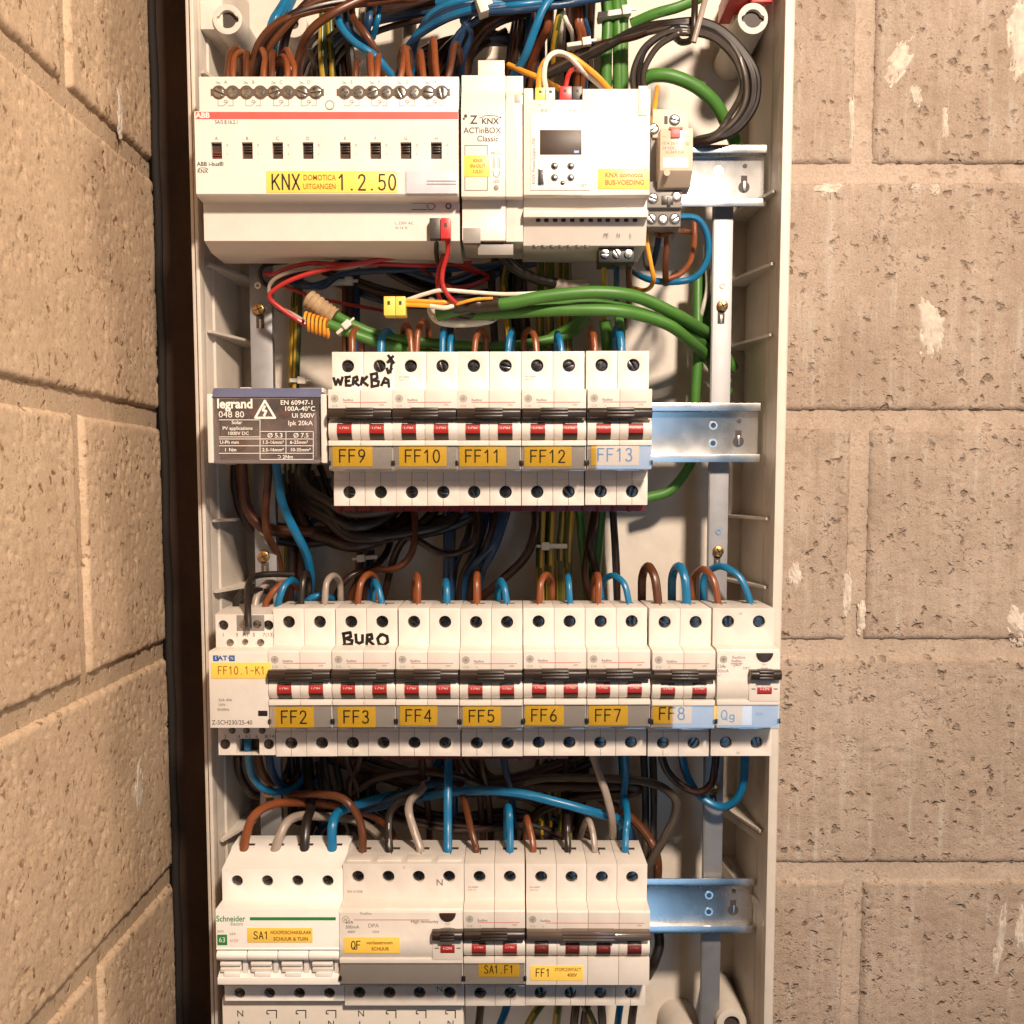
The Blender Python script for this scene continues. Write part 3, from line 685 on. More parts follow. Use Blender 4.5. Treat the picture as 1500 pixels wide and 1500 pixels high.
def LT(dv, s, px, py, d, hpx, wpx, m):
    x, z = dv.px(px, py, d); q = (DS - d) / FPX; return label_text(dv.o, s, x, z, d, hpx * q, wpx * q, m)
def logo(dev, xl, d=15.2, wide=False, n=2):
    mb = MB(); mb.ring(xl + 3.6, 15.6, d + .06, 2.0, 1.75, .1, 20)
    for a in range(0, 6): mb.stroke([(xl + 3.6 - 1.2 * math.cos(a), 15.6 - 1.2 * math.sin(a)), (xl + 3.6 + 1.3 * math.cos(a + .5), 15.6 + 1.3 * math.sin(a + .5))], .22, d)
    part(dev.o, "round_emblem", mb.mesh("emblem", smooth=False), GINK)
    mb = MB(); mb.disc(xl + 3.6, 15.6, d + .04, 2.1, .2, 20); part(dev.o, "emblem_ground", mb.mesh("emblem_ground"), mat("pale_grey_print", (.46, .41, .36), .5))
    mb = MB(); x1 = xl + (n * MW - 3.2); mb.box(xl + (8.2 if not wide else 11), x1, -d - .08, -d + .05, 13.35, 13.75)
    part(dev.o, "red_line", mb.mesh("red_line"), PINKL)
    text(dev.o, "Redline", xl + 8.0, 14.8, d, 1.3, GINK, 'LEFT', bold=.03); text(dev.o, "C16", xl + 3.6, 11.6, d, 1.2, GINK)
    text(dev.o, "6000", xl + n * MW - 6, 12.2, d, .9, GINK); text(dev.o, "3", xl + 9.5, 11.4, d, 1.1, GINK)

def mcb(px0, px1, py, row, name_txt, label, lab=None, n=2, holder=True, code=False, group="modular circuit breakers on the DIN rails", bar=None, tshift=0):
    zc = ZROW[row]; dv = Dev("circuit_breaker", label, "circuit breaker", px0, px1, py, zc, 0, group); o = dv.o
    w_ = n * MW
    for k in range(n):
        xk = -w_/2 + MW * (k + .5)
        h = part(o, "pole_housing", pole_mesh(not holder), CREAM, (xk, 0, 0))
        add_screw(h, 0, 34.7, -2.6); add_screw(h, 0, -34.8, -2.6)
        part(h, "wire_slot", tslot(), HOLE)
        if (k + row) % 2 == 0 or row == 1: part(h, "seam", groove(), GINK2)
        t = part(o, "toggle", toggle_mesh(), DKBR, (xk, 0, 0)); part(t, "on_plate", plate_mesh(), REDT if bar is None else mat("dark_red_plate", (.13, .014, .011), .35))
        text(t, "I-ON", 0, -.55, 16.72, 1.6, WINK if bar is None else PINKL)
    b = part(o, "tie_bar", bar_mesh(w_ - .8, 0), bar or BARBR); part(b, "grip", grip_mesh(w_ * .42), bar or BARBR)
    logo(dv, -w_/2, n=n, wide=n > 2)
    if code: text(o, "EN 60898", -w_/2 + 2.2, 28.6, 0, 1.0, GINK, 'LEFT'); text(o, "G62 C16", -w_/2 + 2.2, 27.0, 0, .9, GINK, 'LEFT')
    if holder:
        tilt = {1: 1.4, 2: 0.4, 3: -3.0}[row]
        mb = MB(); d = 15.2
        mb.box(-w_/2 + .5, w_/2 - .5, -d, -d + .5, -22.2, -10.1); back = part(o, "label_strip", mb.mesh("label_strip", .1), LGREY)
        cv = MB().box(-w_/2 + .3, w_/2 - .3, -d - 1.15, -d - .55, -22.6, -9.9); lip = MB()
        hc = part(o, "label_cover", cv.mesh("label_cover", smooth=False), CLEAR)
        lp = MB().box(-w_/2 + .3, w_/2 - .3, -d - 1.3, -d + .6, -23.4, -22.6); part(hc, "cover_lip", lp.mesh("cover_lip", .2), CLEAR)
        for sx in (-1, 1):
            mb = MB(); mb.box(sx * (w_/2 - .2) - .85, sx * (w_/2 - .2) + .85, -d - 1.0, -d + 2, -20.2, -17.7); part(o, "hinge_clip", mb.mesh("clip", .3), BLACK)
        if name_txt == "FF13": hc.rotation_euler = (0, 0, R(2.9)); hc.location = (-.0008, -.0012, 0)
        if lab:
            (xa, za), (xb, zb) = dv.px(lab[0], lab[1], d), dv.px(lab[2], lab[3], d)
            mb = MB().box(xa, xb, -d - .25, -d + .1, zb, za); lb = part(back, "name_label", mb.mesh("name_label", .05), YEL)
            label_text(back, name_txt, (xa + xb) / 2 + tshift, (za + zb) / 2, d + .2, (za - zb) * .60 if row < 3 else (za - zb) * .52, (len(name_txt) * 12.8 - 1 if row < 3 else 44) * .372, INK)
    o.location = Vector((dv.ox + random.uniform(-.05, .05), DS + random.uniform(-.5, .4), zc + random.uniform(-.3, .3))) * S; o.rotation_euler = (R(random.uniform(-.5, .5)), R(random.uniform(-.25, .25)), R(random.uniform(-.35, .35)))
    return dv

def hand(dv, strokes, d, wpx=4.0): return dv.ink(strokes, d, wpx, MARKER, "marker_writing")

# row two
B9 = mcb(488, 579.5, 620, 1, "FF9", "two-pole breaker with yellow label FF9 and handwritten WERKBA", (487, 652.5, 546, 683), group=None)
mcb(580.5, 670.5, 620, 1, "FF10", "two-pole breaker with yellow label FF10 in the second row", (584, 653, 654, 683), code=True)
mcb(671.5, 763, 620, 1, "FF11", "two-pole breaker with yellow label FF11 in the second row", (673, 653, 742, 683))
mcb(764, 855.5, 620, 1, "FF12", "two-pole breaker with yellow label FF12 in the second row", (768, 653.5, 837, 683), code=True)
mcb(858.5, 949, 620, 1, "FF13", "two-pole breaker with label FF13 at the right end of the second row", (866, 651, 936, 682))
hand(B9, [[(489,553),(492,563),(495.5,555),(499,563),(502,552)], [(507,553),(507,564),(514,564)], [(506,558),(512,557)], [(506,552),(513,551)],
          [(517,563),(518,553),(523,551),(524,556),(519,559),(526,564)], [(529,563),(531,552)], [(538,551),(531,558),(539,564)],
          [(544,548),(545,564)], [(543,548),(552,546),(553,553),(546,556),(555,558),(554,564),(544,566)], [(559,564),(564,553),(569,556),(570,566)], [(561,560),(569,560)],
          [(569,520),(577,531)], [(576,521),(568,530),(572,528)], [(574,531),(572,545)], [(567,539),(569,546),(574,539)]], 0.02)
# row three
mcb(403, 492, 1000, 2, "FF2", "two-pole breaker with yellow label FF2 next to the contactor", (402, 1035, 460, 1065))
BB = mcb(493, 583, 1000, 2, "FF3", "two-pole breaker with yellow label FF3 and handwritten BURO", (494, 1035, 550, 1065), group=None)
mcb(585, 674, 1000, 2, "FF4", "two-pole breaker with yellow label FF4 in the third row", (586, 1033.5, 641, 1062.5))
mcb(676, 765, 1000, 2, "FF5", "two-pole breaker with yellow label FF5 in the third row", (678, 1034, 734, 1062.5))
mcb(767, 856.5, 1000, 2, "FF6", "two-pole breaker with yellow label FF6 in the third row", (769, 1034, 826, 1062.5))
mcb(857.5, 947, 1000, 2, "FF7", "two-pole breaker with yellow label FF7 in the third row", (862, 1034, 919, 1062.5))
mcb(950.5, 1039.5, 1000, 2, "FF8", "two-pole breaker with label FF8 half hidden by a window reflection", (956, 1030, 1013, 1059))
hand(BB, [[(503,927),(505,944)], [(502,928),(513,926),(514,932),(506,935),(516,938),(515,943),(503,945)], [(506,935),(512,934)],
          [(521,929),(522,940),(526,942),(531,940),(531,930)], [(537,943),(538,930),(544,929),(545,935),(539,937),(547,944)],
          [(558,929),(553,935),(555,943),(562,945),(568,940),(567,932),(560,929),(557,931)]], 0.02, 4.4)
# row four
mcb(681, 769, 1370, 3, "SA1.F1", "two-pole breaker with yellow label SA1.F1 in the bottom row", (701, 1409, 761, 1430.5), code=True)
B1 = mcb(770.5, 946.5, 1370, 3, "FF1", "four-pole breaker with shiny tie bar and yellow sticker FF1", None, n=4, holder=False, code=True, bar=mat("shiny_bar_plastic", (.16, .12, .10), .12, .35, var=.1))
B1.pbox("name_label", 777, 854, 1414, 1436, 15.6, YEL2, .25, .05)
LT(B1, "FF1", 795.5, 1424.5, 15.85, 12, 21, INK); B1.t("STOPCONTACT", 832, 1420, 15.85, 5.2, BROWNI, sx=.74, bold=.05); B1.t("400V", 838, 1428, 15.85, 5.2, BROWNI, sx=.95, bold=.05)

# residual current devices
def rcd(px0, px1, py, row, n, label, cat_d):
    zc = ZROW[row]; dv = Dev("residual_current_device", label, "residual current device", px0, px1, py, zc); o = dv.o; w_ = n * MW; x0, x1 = -w_/2 + .15, w_/2 - .15
    prof = [(-43, 42.4), (0, 42.4), (0, 21.5), (12.6, 21.0), (12.9, 19.9), (15.2, 19.4), (15.2, 6.2), (15.9, 4.5), (16.3, 0), (15.9, -5.5), (14.6, -7.1), (16.4, -7.2), (16.4, -9.7), (14.9, -9.9), (14.9, -22.4), (3, -23.2), (0, -23.4), (0, -42.4), (-43, -42.4)]
    mb = MB(); mb.prism(prof, x0, x1, ix(prof, (0, 42.4), (0, 21.5)) + ix(prof, (0, -23.4), (0, -42.4)))
    for k in range(n):
        a = x0 if k == 0 else -w_/2 + MW * k; b = x1 if k == n - 1 else -w_/2 + MW * (k + 1); c = -w_/2 + MW * (k + .5)
        mb.cell(a, b, 21.5, 42.4, 0, c, 34.7, 3.5, 4.2); mb.cell(a, b, -42.4, -23.4, 0, c, -34.8, 3.5, 4.2)
    h = part(o, "housing", mb.mesh("housing", .3), CREAM)
    for k in range(n):
        c = -w_/2 + MW * (k + .5); add_screw(h, c, 34.7, -2.6); add_screw(h, c, -34.8, -2.6); part(h, "wire_slot", tslot(), HOLE, (c, 0, 0))
        if n > 2:
            mb = MB().box(c - 7, c + 7, 4, 14, 42.4, 43.1); part(h, "top_ridge", mb.mesh("ridge", .3), CREAM)
    xt = w_/2 - MW/2
    mb = MB().box(xt - 8.6, xt + 8.6, -16.75, -10, -7.6, 6.6); part(o, "toggle_frame", mb.mesh("frame", .4), CREAM)
    t = part(o, "toggle", toggle_mesh(), DKBR, (xt, -.6, 0)); part(t, "on_plate", plate_mesh(), REDT); text(t, "I-ON", 0, -.55, 16.8, 1.6, WINK)
    mb = MB(); mb.box(xt - 7.2, xt - 5, -16.85, -16.7, -.9, -.4); mb.box(xt + 5, xt + 7.2, -16.85, -16.7, -.9, -.4); part(o, "index_mark", mb.mesh("mark"), INK)
    b = part(o, "tie_bar", bar_mesh(17.0, 0), BARBR, (xt, -.8, 0)); part(b, "grip", grip_mesh(8), BARBR)
    mb = MB(); r = 4.7; pts = [(xt + r * math.cos(math.pi + math.pi * k / 14), 19.2 + r * math.sin(math.pi + math.pi * k / 14) * 1.05) for k in range(15)]
    mb.face([(x, -15.9, z) for x, z in pts])
    for k in range(15):
        a, b2 = pts[k], pts[(k + 1) % 15]; mb.face([(a[0], -15.9, a[1]), (b2[0], -15.9, b2[1]), (b2[0], -15, b2[1]), (a[0], -15, a[1])])
    part(o, "test_button", mb.mesh("test_button", .25), DKBR)
    text(o, "TEST", xt, 12.6, 15.2, 1.0, GINK); text(o, "mensuel", xt, 10.9, 15.2, .9, GINK)
    d = 15.2
    mb = MB().box(-w_/2 + .6, w_/2 - .6, -d, -d + .5, -22.2, -10.1); st = part(o, "label_strip", mb.mesh("strip", .1), LGREY)
    hc = part(o, "label_cover", MB().box(-w_/2 + .4, w_/2 - .4, -d - 1.15, -d - .55, -22.6, -9.9).mesh("cover", smooth=False), CLEAR)
    part(hc, "cover_lip", MB().box(-w_/2 + .4, w_/2 - .4, -d - 1.3, -d + .6, -23.4, -22.6).mesh("cover_lip", .2), CLEAR)
    for sx in (-1, 1): part(o, "hinge_clip", MB().box(sx*(w_/2-.2)-.8, sx*(w_/2-.2)+.8, -d-1.0, -d+2, -20.2, -17.7).mesh("clip", .3), BLACK)
    return dv, st
Q, st = rcd(1043, 1132, 1000, 2, 2, "two-pole residual current device with pale label Qg at the right end", None)
logo(Q, -MW, n=1); 
for tx, a, b, h in (("25A", 1056, 976, 5), ("30mA", 1059, 983, 5), ("AC", 1053, 990, 4), ("Redline", 1082, 963, 4.5), ("Type A", 1078, 973, 4), ("DPC", 1094, 979, 4), ("N", 1085, 899, 4), ("N", 1081, 1103, 4)): Q.t(tx, a, b, 15.2 if 950 < b < 1000 else 0, h, GINK)
d = 15.2; xa, za = Q.px(1046, 1034, d); xb, zb = Q.px(1087, 1062, d)
part(st, "name_label", MB().box(xa, xb, -d - .25, -d + .1, zb, za).mesh("label", .05), YEL2); label_text(st, "Qg", (xa + xb)/2, (za + zb)/2 + .3, d + .2, (za - zb) * .48, 7.6, INK)
xa, za = Q.px(1087.5, 1034, d); xb, zb = Q.px(1101, 1062, d); part(st, "white_label", MB().box(xa, xb, -d - .2, -d + .1, zb, za).mesh("label", .05), WHITE); Q.t("30A", 1112, 1046, d, 5, GINK2)
QF, st = rcd(503.5, 680, 1370, 3, 4, "four-pole residual current device with yellow sticker QF in the bottom row", None)
mb = MB().box(-35 + 8.4, 35 - 19, -15.28, -15.1, 15.0, 15.4); part(QF.o, "red_line", mb.mesh("red_line"), PINKL)
mb = MB(); mb.ring(-31.2, 15.4, 15.26, 2.0, 1.75, .1, 20); mb.stroke([(-32.2, 14.6), (-30.2, 16.2)], .25, 15.2); mb.stroke([(-32.2, 16.2), (-30.4, 14.6)], .25, 15.2); part(QF.o, "round_emblem", mb.mesh("emblem", smooth=False), GINK)
for tx, a, b, h, d, mm in (("N", 644, 1293, 10, 0, GINK2), ("N", 644, 1449, 9, 0, GINK2), ("Redline", 536, 1338, 4, 15.2, GINK), ("High immunity", 622, 1350, 5, 15.2, GINK2), ("63A", 512, 1351, 5, 15.2, GINK2), ("300mA", 516, 1358, 5, 15.2, GINK2), ("400V", 515, 1365, 4, 15.2, GINK2),
                           ("DPA", 547, 1356, 6, 15.2, GINK), ("1004", 550, 1365, 4, 15.2, GINK), ("EN 61008", 520, 1306, 4, 0, GINK), ("D", 592, 1271, 4, 0, PINKL)): QF.t(tx, a, b, d, h, mm)
QF.pbox("name_label", 504, 586, 1373, 1396, 16.1, YEL2, .25, .05)
LT(QF, "QF", 521.5, 1384.5, 16.35, 12.5, 14, INK); QF.t("verliesstroom", 556, 1381, 16.4, 5, BROWNI, sx=1.0, bold=.04); QF.t("SCHUUR", 557, 1390, 16.4, 5, BROWNI, sx=.95, bold=.05)

# main switch (white, bottom left)
zc = ZROW[3]; SA = Dev("main_switch", "white four-pole main switch with green line and yellow sticker SA1", "main switch", 325, 502.5, 1300, zc); o = SA.o
zt, zs = SA.z(1273), SA.z(1318); z1 = SA.z(1330, 13)
nose = [(15.0, z1), (15.0, SA.z(1388, 15)), (15.5, SA.z(1389.5, 15)), (15.5, SA.z(1391, 15)), (9, SA.z(1392, 15)), (7, SA.z(1424, 15)), (13, SA.z(1432, 15)), (14.5, SA.z(1433, 15)), (14.5, SA.z(1443, 15)), (10, SA.z(1444, 15)), (0, SA.z(1444.5))]
zb = SA.z(1466); prof = [(-43, zt + 6), (-24, zt + 5.5), (-20, zt + 3.6), (0, zt - .2), (0, zs)] + nose + [(0, zb), (-43, zb)]
mb = MB(); hw = SA.w / 2 - .1; mb.prism(prof, -hw, hw, ix(prof, (0, zt - .2), (0, zs)) + ix(prof, nose[-1], (0, zb)))
pw = 2 * hw / 4
for k in range(4):
    a, b = -hw + pw * k, -hw + pw * (k + 1); c = (a + b) / 2
    mb.cell(a, b, zs, zt - .2, 0, c, SA.z(1290.5), 3.3, 4.2); mb.cell(a, b, zb, nose[-1][1], 0, c, SA.z(1455), 3.2, 4)
h = part(o, "housing", mb.mesh("housing", .35), WHITE)
for k in range(4):
    c = -hw + pw * (k + .5); add_screw(h, c, SA.z(1290.5), -2.2, 3.0, DSTEEL); add_screw(h, c, SA.z(1455), -2.2, 3.0)
    m_ = MB().box(c - 4.5, c + 4.5, 25, 28, zt + 5.4, zt + 5.9); part(h, "wire_slot", m_.mesh("slot"), HOLE)
    # lever: rounded roll on top, grooved thumb piece below
    zz = SA.z(1400, 15); mb = MB(); r = 3.6
    pr = [(8, zz + r)] + [(11.5 + r * math.sin(a) * 1.35, zz + r * math.cos(a)) for a in [math.pi * j / 10 for j in range(0, 11)]] + [(8, zz - r)]
    mb.prism(pr, c - pw/2 + .2, c + pw/2 - .2); 
    lv = part(o, "toggle", mb.mesh("toggle", .3), WHITE)
    mb = MB(); za, zb_ = SA.z(1409, 14), SA.z(1425, 14); mb.prism([(6, za), (13.2, za - .2), (14.2, za - 1.2), (14.0, za - 2.6), (12.2, za - 3.1), (13.4, za - 4.2), (13.2, zb_), (6, zb_)], c - pw/2 + 1.6, c + pw/2 - 4.2)
    part(lv, "thumb_grip", mb.mesh("thumb_grip", .25), CREAM)
    mb = MB(); mb.prism([(6, za), (11.5, za), (11.5, zb_ - 1), (6, zb_ - 1)], c + pw/2 - 3.6, c + pw/2 - .8); part(lv, "side_cheek", mb.mesh("cheek", .3), CREAM)
    mb = MB(); zw = SA.z(1428, 14); mb.box(c - 5, c + 4, -14.2, -8, zw - 1.3, zw + 1.3); part(o, "position_window", mb.mesh("window", .3), WHITE)
SA.t("Schneider", 338, 1346, 15, 9, GREENP, sx=.86, bold=.06); SA.t("Electric", 347, 1353.5, 15, 5, GREENP, sx=.9)
SA.pbox("green_line", 366, 492, 1343.5, 1348, 15, GREENP, .1)
SA.pbox("green_badge", 318, 333, 1369, 1384.5, 15, GREENP, .15, .2); SA.t("63", 325.5, 1377, 15.2, 8, WHITE, sx=.9)
SA.t("iSW", 323, 1364.5, 15, 4, GINK); SA.t("63A", 341, 1368, 15, 4, GINK); SA.t("415V", 343, 1378, 15, 4.5, PINKL)
SA.pbox("name_label", 362, 458, 1359, 1380.5, 15, YEL2, .25, .05)
LT(SA, "SA1", 382.5, 1370, 15.25, 11.5, 22, INK); SA.t("HOOFDSCHAKELAAR", 426, 1366, 15.25, 5.4, BROWNI, sx=.82, bold=.06); SA.t("SCHUUR & TUIN", 426, 1375.5, 15.25, 5.4, BROWNI, sx=.92, bold=.06)

# contactor
zc = ZROW[2]; K = Dev("contactor", "cream contactor with yellow sticker FF10.1-K1 left of breaker FF2", "contactor", 317.5, 402, 1000, zc); o = K.o; hw = K.w/2 - .1
zt, zs = K.z(900), K.z(948); zn, zl = K.z(957, 15.5), K.z(1066, 15.5); zb = K.z(1106)
prof = [(-43, zt + 1.5), (-16, zt + 1.5), (0, zt), (0, zs), (13.5, zn + 1.2), (15.5, zn), (15.5, zl), (13, zl - .4), (0, zl - .6), (0, zb), (-43, zb)]
n0 = K.x(346, 1095), K.x(380, 1095); zq = K.z(1082)
mb = MB(); mb.prism(prof, -hw, hw, [2, 8])
holes_t = [(K.x(327, 917), 3.0), (K.x(393, 917), 3.0)]
xm = 0
mb.cell(-hw, xm, zs, zt, 0, holes_t[0][0], K.z(916), 2.9, 4.5); mb.cell(xm, hw, zs, zt, 0, holes_t[1][0], K.z(916), 2.9, 4.5)
zb_ = zl - .6
mb.panel(-hw, hw, zb, zb_, 0, [(n0[0], n0[1], zb + .02, zq)], 16)
h = part(o, "housing", mb.mesh("housing", .35), CREAM)
for px_, py_, r, m_ in ((327, 917, 2.6, DSTEEL), (393, 917, 2.6, DSTEEL)): add_screw(h, K.x(px_, py_), K.z(916), -2.5, r, m_)
for px_, py_, r in ((357, 914, 2.6), (377, 914, 2.6), (337.5, 941, 2.3), (359.5, 940, 1.9), (382, 941, 2.3)):
    x, z = K.px(px_, py_); 
    if py_ == 914: mbb = MB().box(x - 4.0, x + 4.0, -.15, .3, z - 4, z + 5); part(h, "terminal_recess", mbb.mesh("recess", .2), MGREY)
    add_screw(h, x, z, .2, r, BSTEEL, True)
for px_ in (340, 361, 384): add_screw(h, K.x(px_, 1069), K.z(1070), .15, 2.1, DSTEEL, True)
for px_ in (330, 394):
    x, z = K.px(px_, 1090); mbb = MB(); mbb.disc(x, z, .12, 2.9, .3, 20); part(h, "terminal_hole", mbb.mesh("hole"), HOLE); add_screw(h, x, z, .1, 2.3, DSTEEL, True)
mbb = MB().box(n0[0], n0[1], 14, 15.6, zb - .2, zq); part(h, "notch_back", mbb.mesh("notch_back"), BARBR)
for tx, a, b in (("1", 327, 930), ("3", 347, 930), ("A1", 360, 930), ("5", 372, 930), ("7(13)", 393, 930), ("2", 330, 1079), ("4", 350, 1079), ("A2", 363, 1079), ("6", 376, 1079), ("8(14)", 396, 1079)): K.t(tx, a, b, 0, 5.5, GINK2)
K.pbox("maker_plate", 312, 320, 960, 968.5, 15.5, BLUEP, .1); K.pbox("maker_plate", 335.5, 344, 960, 968.5, 15.5, BLUEP, .1)
K.t("E", 316.3, 964.3, 15.6, 4.6, WINK, sx=.8); K.t("N", 339.8, 964.3, 15.6, 4.6, WINK, sx=.8); K.t("AT·", 327.5, 964.3, 15.5, 6.8, BLUEP, sx=1.15, bold=.12)
K.pbox("name_label", 309, 397, 970.5, 994, 15.5, YEL2, .25, .05); LT(K, "FF10.1-K1", 354, 982, 15.75, 11.5, 69, BROWNI)
K.pbox("status_window", 378, 392, 1041, 1049, 15.5, BLACK, .15, .3)
for tx, a, b, h_ in (("25A 40A", 330, 1025.5, 4), ("230V", 325, 1032.5, 3.6), ("50/60Hz", 327, 1039.5, 3.6)): K.t(tx, a, b, 15.5, h_, GINK2)
K.t("Z-SCH230/25-40", 340, 1058.5, 15.5, 6.6, INK, sx=.92)

# fused terminal block with smoked cover
zc = ZROW[1]; F = Dev("distribution_block", "grey distribution block under a smoked clear cover with white print", "distribution block", 305, 479, 625, zc, 12); o = F.o
def fz(py): return F.z(py, 12)
hw = F.w / 2; zt, zb = fz(571), fz(677)
h = F.add("housing", MB().box(-hw + 1.5, hw - 1.5, 4, 43, zb + 2, zt - 1), CREAM2, .5)
part(h, "inner_well", MB().box(-hw + 4, hw - 4, -2, 5, zb + 3, zt - 4).mesh("well", .3), mat("well_plastic", (.26, .19, .165), .5, var=.6, scale=70))
for k, px_ in enumerate((330, 352, 374, 396, 418, 440)):
    x = F.x(px_, 640, 4); mbb = MB(); mbb.disc(x, fz(648 if k % 2 else 600), 4, 3.4, 2, 16); part(h, "terminal_screw", mbb.mesh("terminal_screw"), mat("copper_terminal", (.42, .16, .08), .4, .8))
for a, b in ((305, 313.5), (470, 479)):
    xa, xb = F.x(a, 625, 12), F.x(b, 625, 12); F.add("end_cheek", MB().box(xa, xb, -14 if a < 400 else -12, 42, zb - .5, fz(577)), CREAM, .7)
F.add("top_clip", MB().box(F.x(352, 570, 8), F.x(368, 570, 8), -9, 10, zt - 1, zt + 1.6), CREAM, .3); F.add("top_clip", MB().box(F.x(440, 570, 8), F.x(474, 570, 8), -9, 10, zt - 1, zt + 1.3), CREAM, .3)
cx0, cx1 = F.x(314, 625, 13), F.x(468, 625, 13)
cov = MB().prism([(13, fz(582)), (12.4, fz(582)), (2, zt + .2), (2, zt + .9), (12.6, fz(580)), (14, fz(583)), (14, zb), (13.2, zb)], cx0, cx1)
cvo = F.add("cover", cov, SMOKE, .15)
part(cvo, "cover_hinge", MB().prism([(8, zt - 1), (9, zt + 1.2), (13.2, fz(579)), (14.3, fz(582)), (12, fz(583.5))], cx0 - 1, cx1 + 1).mesh("hinge", .2), mat("blue_grey_plastic", (.12, .13, .22), .15))  # blue-grey colour paints the bluish reflection along the slanted cover top
part(cvo, "cover_lip", MB().box(cx0, cx1, -14.6, -12.5, zb - .8, fz(674)).mesh("lip", .2), mat("grey_lip_plastic", (.16, .13, .13), .25))
dd = 14.0
F.t("legrand", 344, 592, dd, 13, WINK, sx=.95, bold=.22, parent=cvo); F.t("048 80", 339, 607.5, dd, 9, WINK, sx=1.05, parent=cvo)
for tx, a, b, hh in (("EN 60947-1", 435, 590, 6.6), ("100A-40°C", 439, 599, 6.6), ("Ui 500V", 444, 609, 6.6), ("Ipk 20kA", 440, 620, 6.6), ("Solar", 347, 619, 5), ("PV applications", 348, 627.5, 4.8), ("1000V DC", 349, 635, 4.8), ("Ø 5.3", 403, 638, 6.5), ("Ø 7.5", 441, 638, 6.5),
                  ("1.5-16mm²", 400, 648, 4.8), ("6-25mm²", 438, 648, 4.8), ("2.5-16mm²", 400, 659, 4.8), ("10-35mm²", 440, 659, 4.8), ("U-Ph mm", 336, 648, 4.8), ("I  Nm", 338, 659, 4.8), ("⊃ 2Nm", 418, 669.5, 5)): F.t(tx, a, b, dd, hh, WINK, sx=1.05, parent=cvo, bold=.03)
F.ink([[(321, 615), (380, 615)], [(380, 632), (459, 632)], [(381, 615), (381, 673)], [(419, 632), (419, 665)], [(459, 632), (459, 673)], [(381, 643), (459, 643)], [(321, 643), (381, 643)], [(321, 653), (459, 653)], [(321, 664), (459, 664)], [(381, 673), (459, 673)], [(321, 640), (380, 640)]], dd, .9, WINK, "printed_table", cvo)
F.ink([[(388, 587), (374, 612), (403, 612), (388, 587)], [(388, 595), (385, 601), (390, 602), (387, 609)]], dd, 3.2, WINK, "warning_triangle", cvo)

# red comb busbars under the breakers
def busbar(px0, px1, py0, py1, row, label):
    a, b = P(px0, py0, 636), P(px1, py1, 636); o = thing("comb_busbar", label, "busbar", (a.x, 636, a.z))
    part(o, "bar", MB().box(0, b.x - a.x, 0, 12, b.z - a.z, 3).mesh("bar", .4), DRED)
    mb = MB(); n = int((b.x - a.x) / 8.75)
    for k in range(n): mb.box(k * 8.75 + 1, k * 8.75 + 3.2, -1.2, 1, (b.z - a.z) + random.uniform(-1, .4), 1)
    part(o, "comb_teeth", mb.mesh("teeth", .3), DRED)
busbar(492, 944, 738, 749, 1, "dark red comb busbar under the second row of breakers")
busbar(560, 832, 1107, 1112, 2, "dark red comb busbar under the third row of breakers")

# marked terminal cover below the main switch
T_ = Dev("terminal_cover", "grey terminal cover marked N under the main switch", "terminal cover", 326, 680, 1490, ZP(1500, DS), -6); o = T_.o
T_.add("plate", MB().box(T_.x(326, 1490, -6), T_.x(679, 1490, -6), 6, 40, ZP(1560, 625) - T_.oz, T_.z(1462, -6)), CREAM2, .4)
for k, px_ in enumerate((352, 398, 441, 485, 529, 573, 617, 660)):
    if k in (0, 4): T_.t("N", px_, 1485, -6, 10, INK)
    if k not in (0, 4): T_.ink([[(px_ - 7, 1481), (px_ - 7, 1485), (px_ - 4, 1485)], [(px_ - 6, 1480), (px_ + 7, 1480), (px_ + 7, 1491)]], -6, 1.6, INK, "contact_mark")
    T_.ink([[(px_ - 2, 1496), (px_ - 2, 1504)]], -6, 1.6, INK, "number_mark") if k not in (3, 7) else T_.t("N", px_, 1500, -6, 10, INK)
# ------------------------------------------------------------------ top row: switch actuator
zc = ZROW[0]
A = Dev("switch_actuator", "wide cream switch actuator with red stripe and yellow label KNX 1.2.50", "switch actuator", 286, 671.5, 225, zc, 13); o = A.o
hw = A.w / 2; zt, z0, zn, ze = A.z(112, 3), A.z(161, 3), A.z(163, 13), A.z(284, 13)
zl0, zl1 = A.z(288), A.z(353); prof = [(-43, zt), (3, zt), (3, zn + .6), (13, zn), (13, ze), (11.5, ze - 1.2), (0, ze - 1.6), (0, zl1), (-14, A.z(371, -14)), (-43, A.z(371, -14))]
mb = MB(); mb.prism(prof[:6] + prof[6:], -hw, hw, [3])
wins = []
for px_ in (317, 362, 406.5, 451, 505.5, 550, 594.5, 639):
    xa, za = A.px(px_ - 8, 208.5, 13); xb, zb = A.px(px_ + 8, 232.5, 13); wins.append((xa, xb, zb, za))
mb.panel(-hw, hw, ze, zn, 13, wins, 3.0)
h = A.add("housing", mb, IVORY, .45)
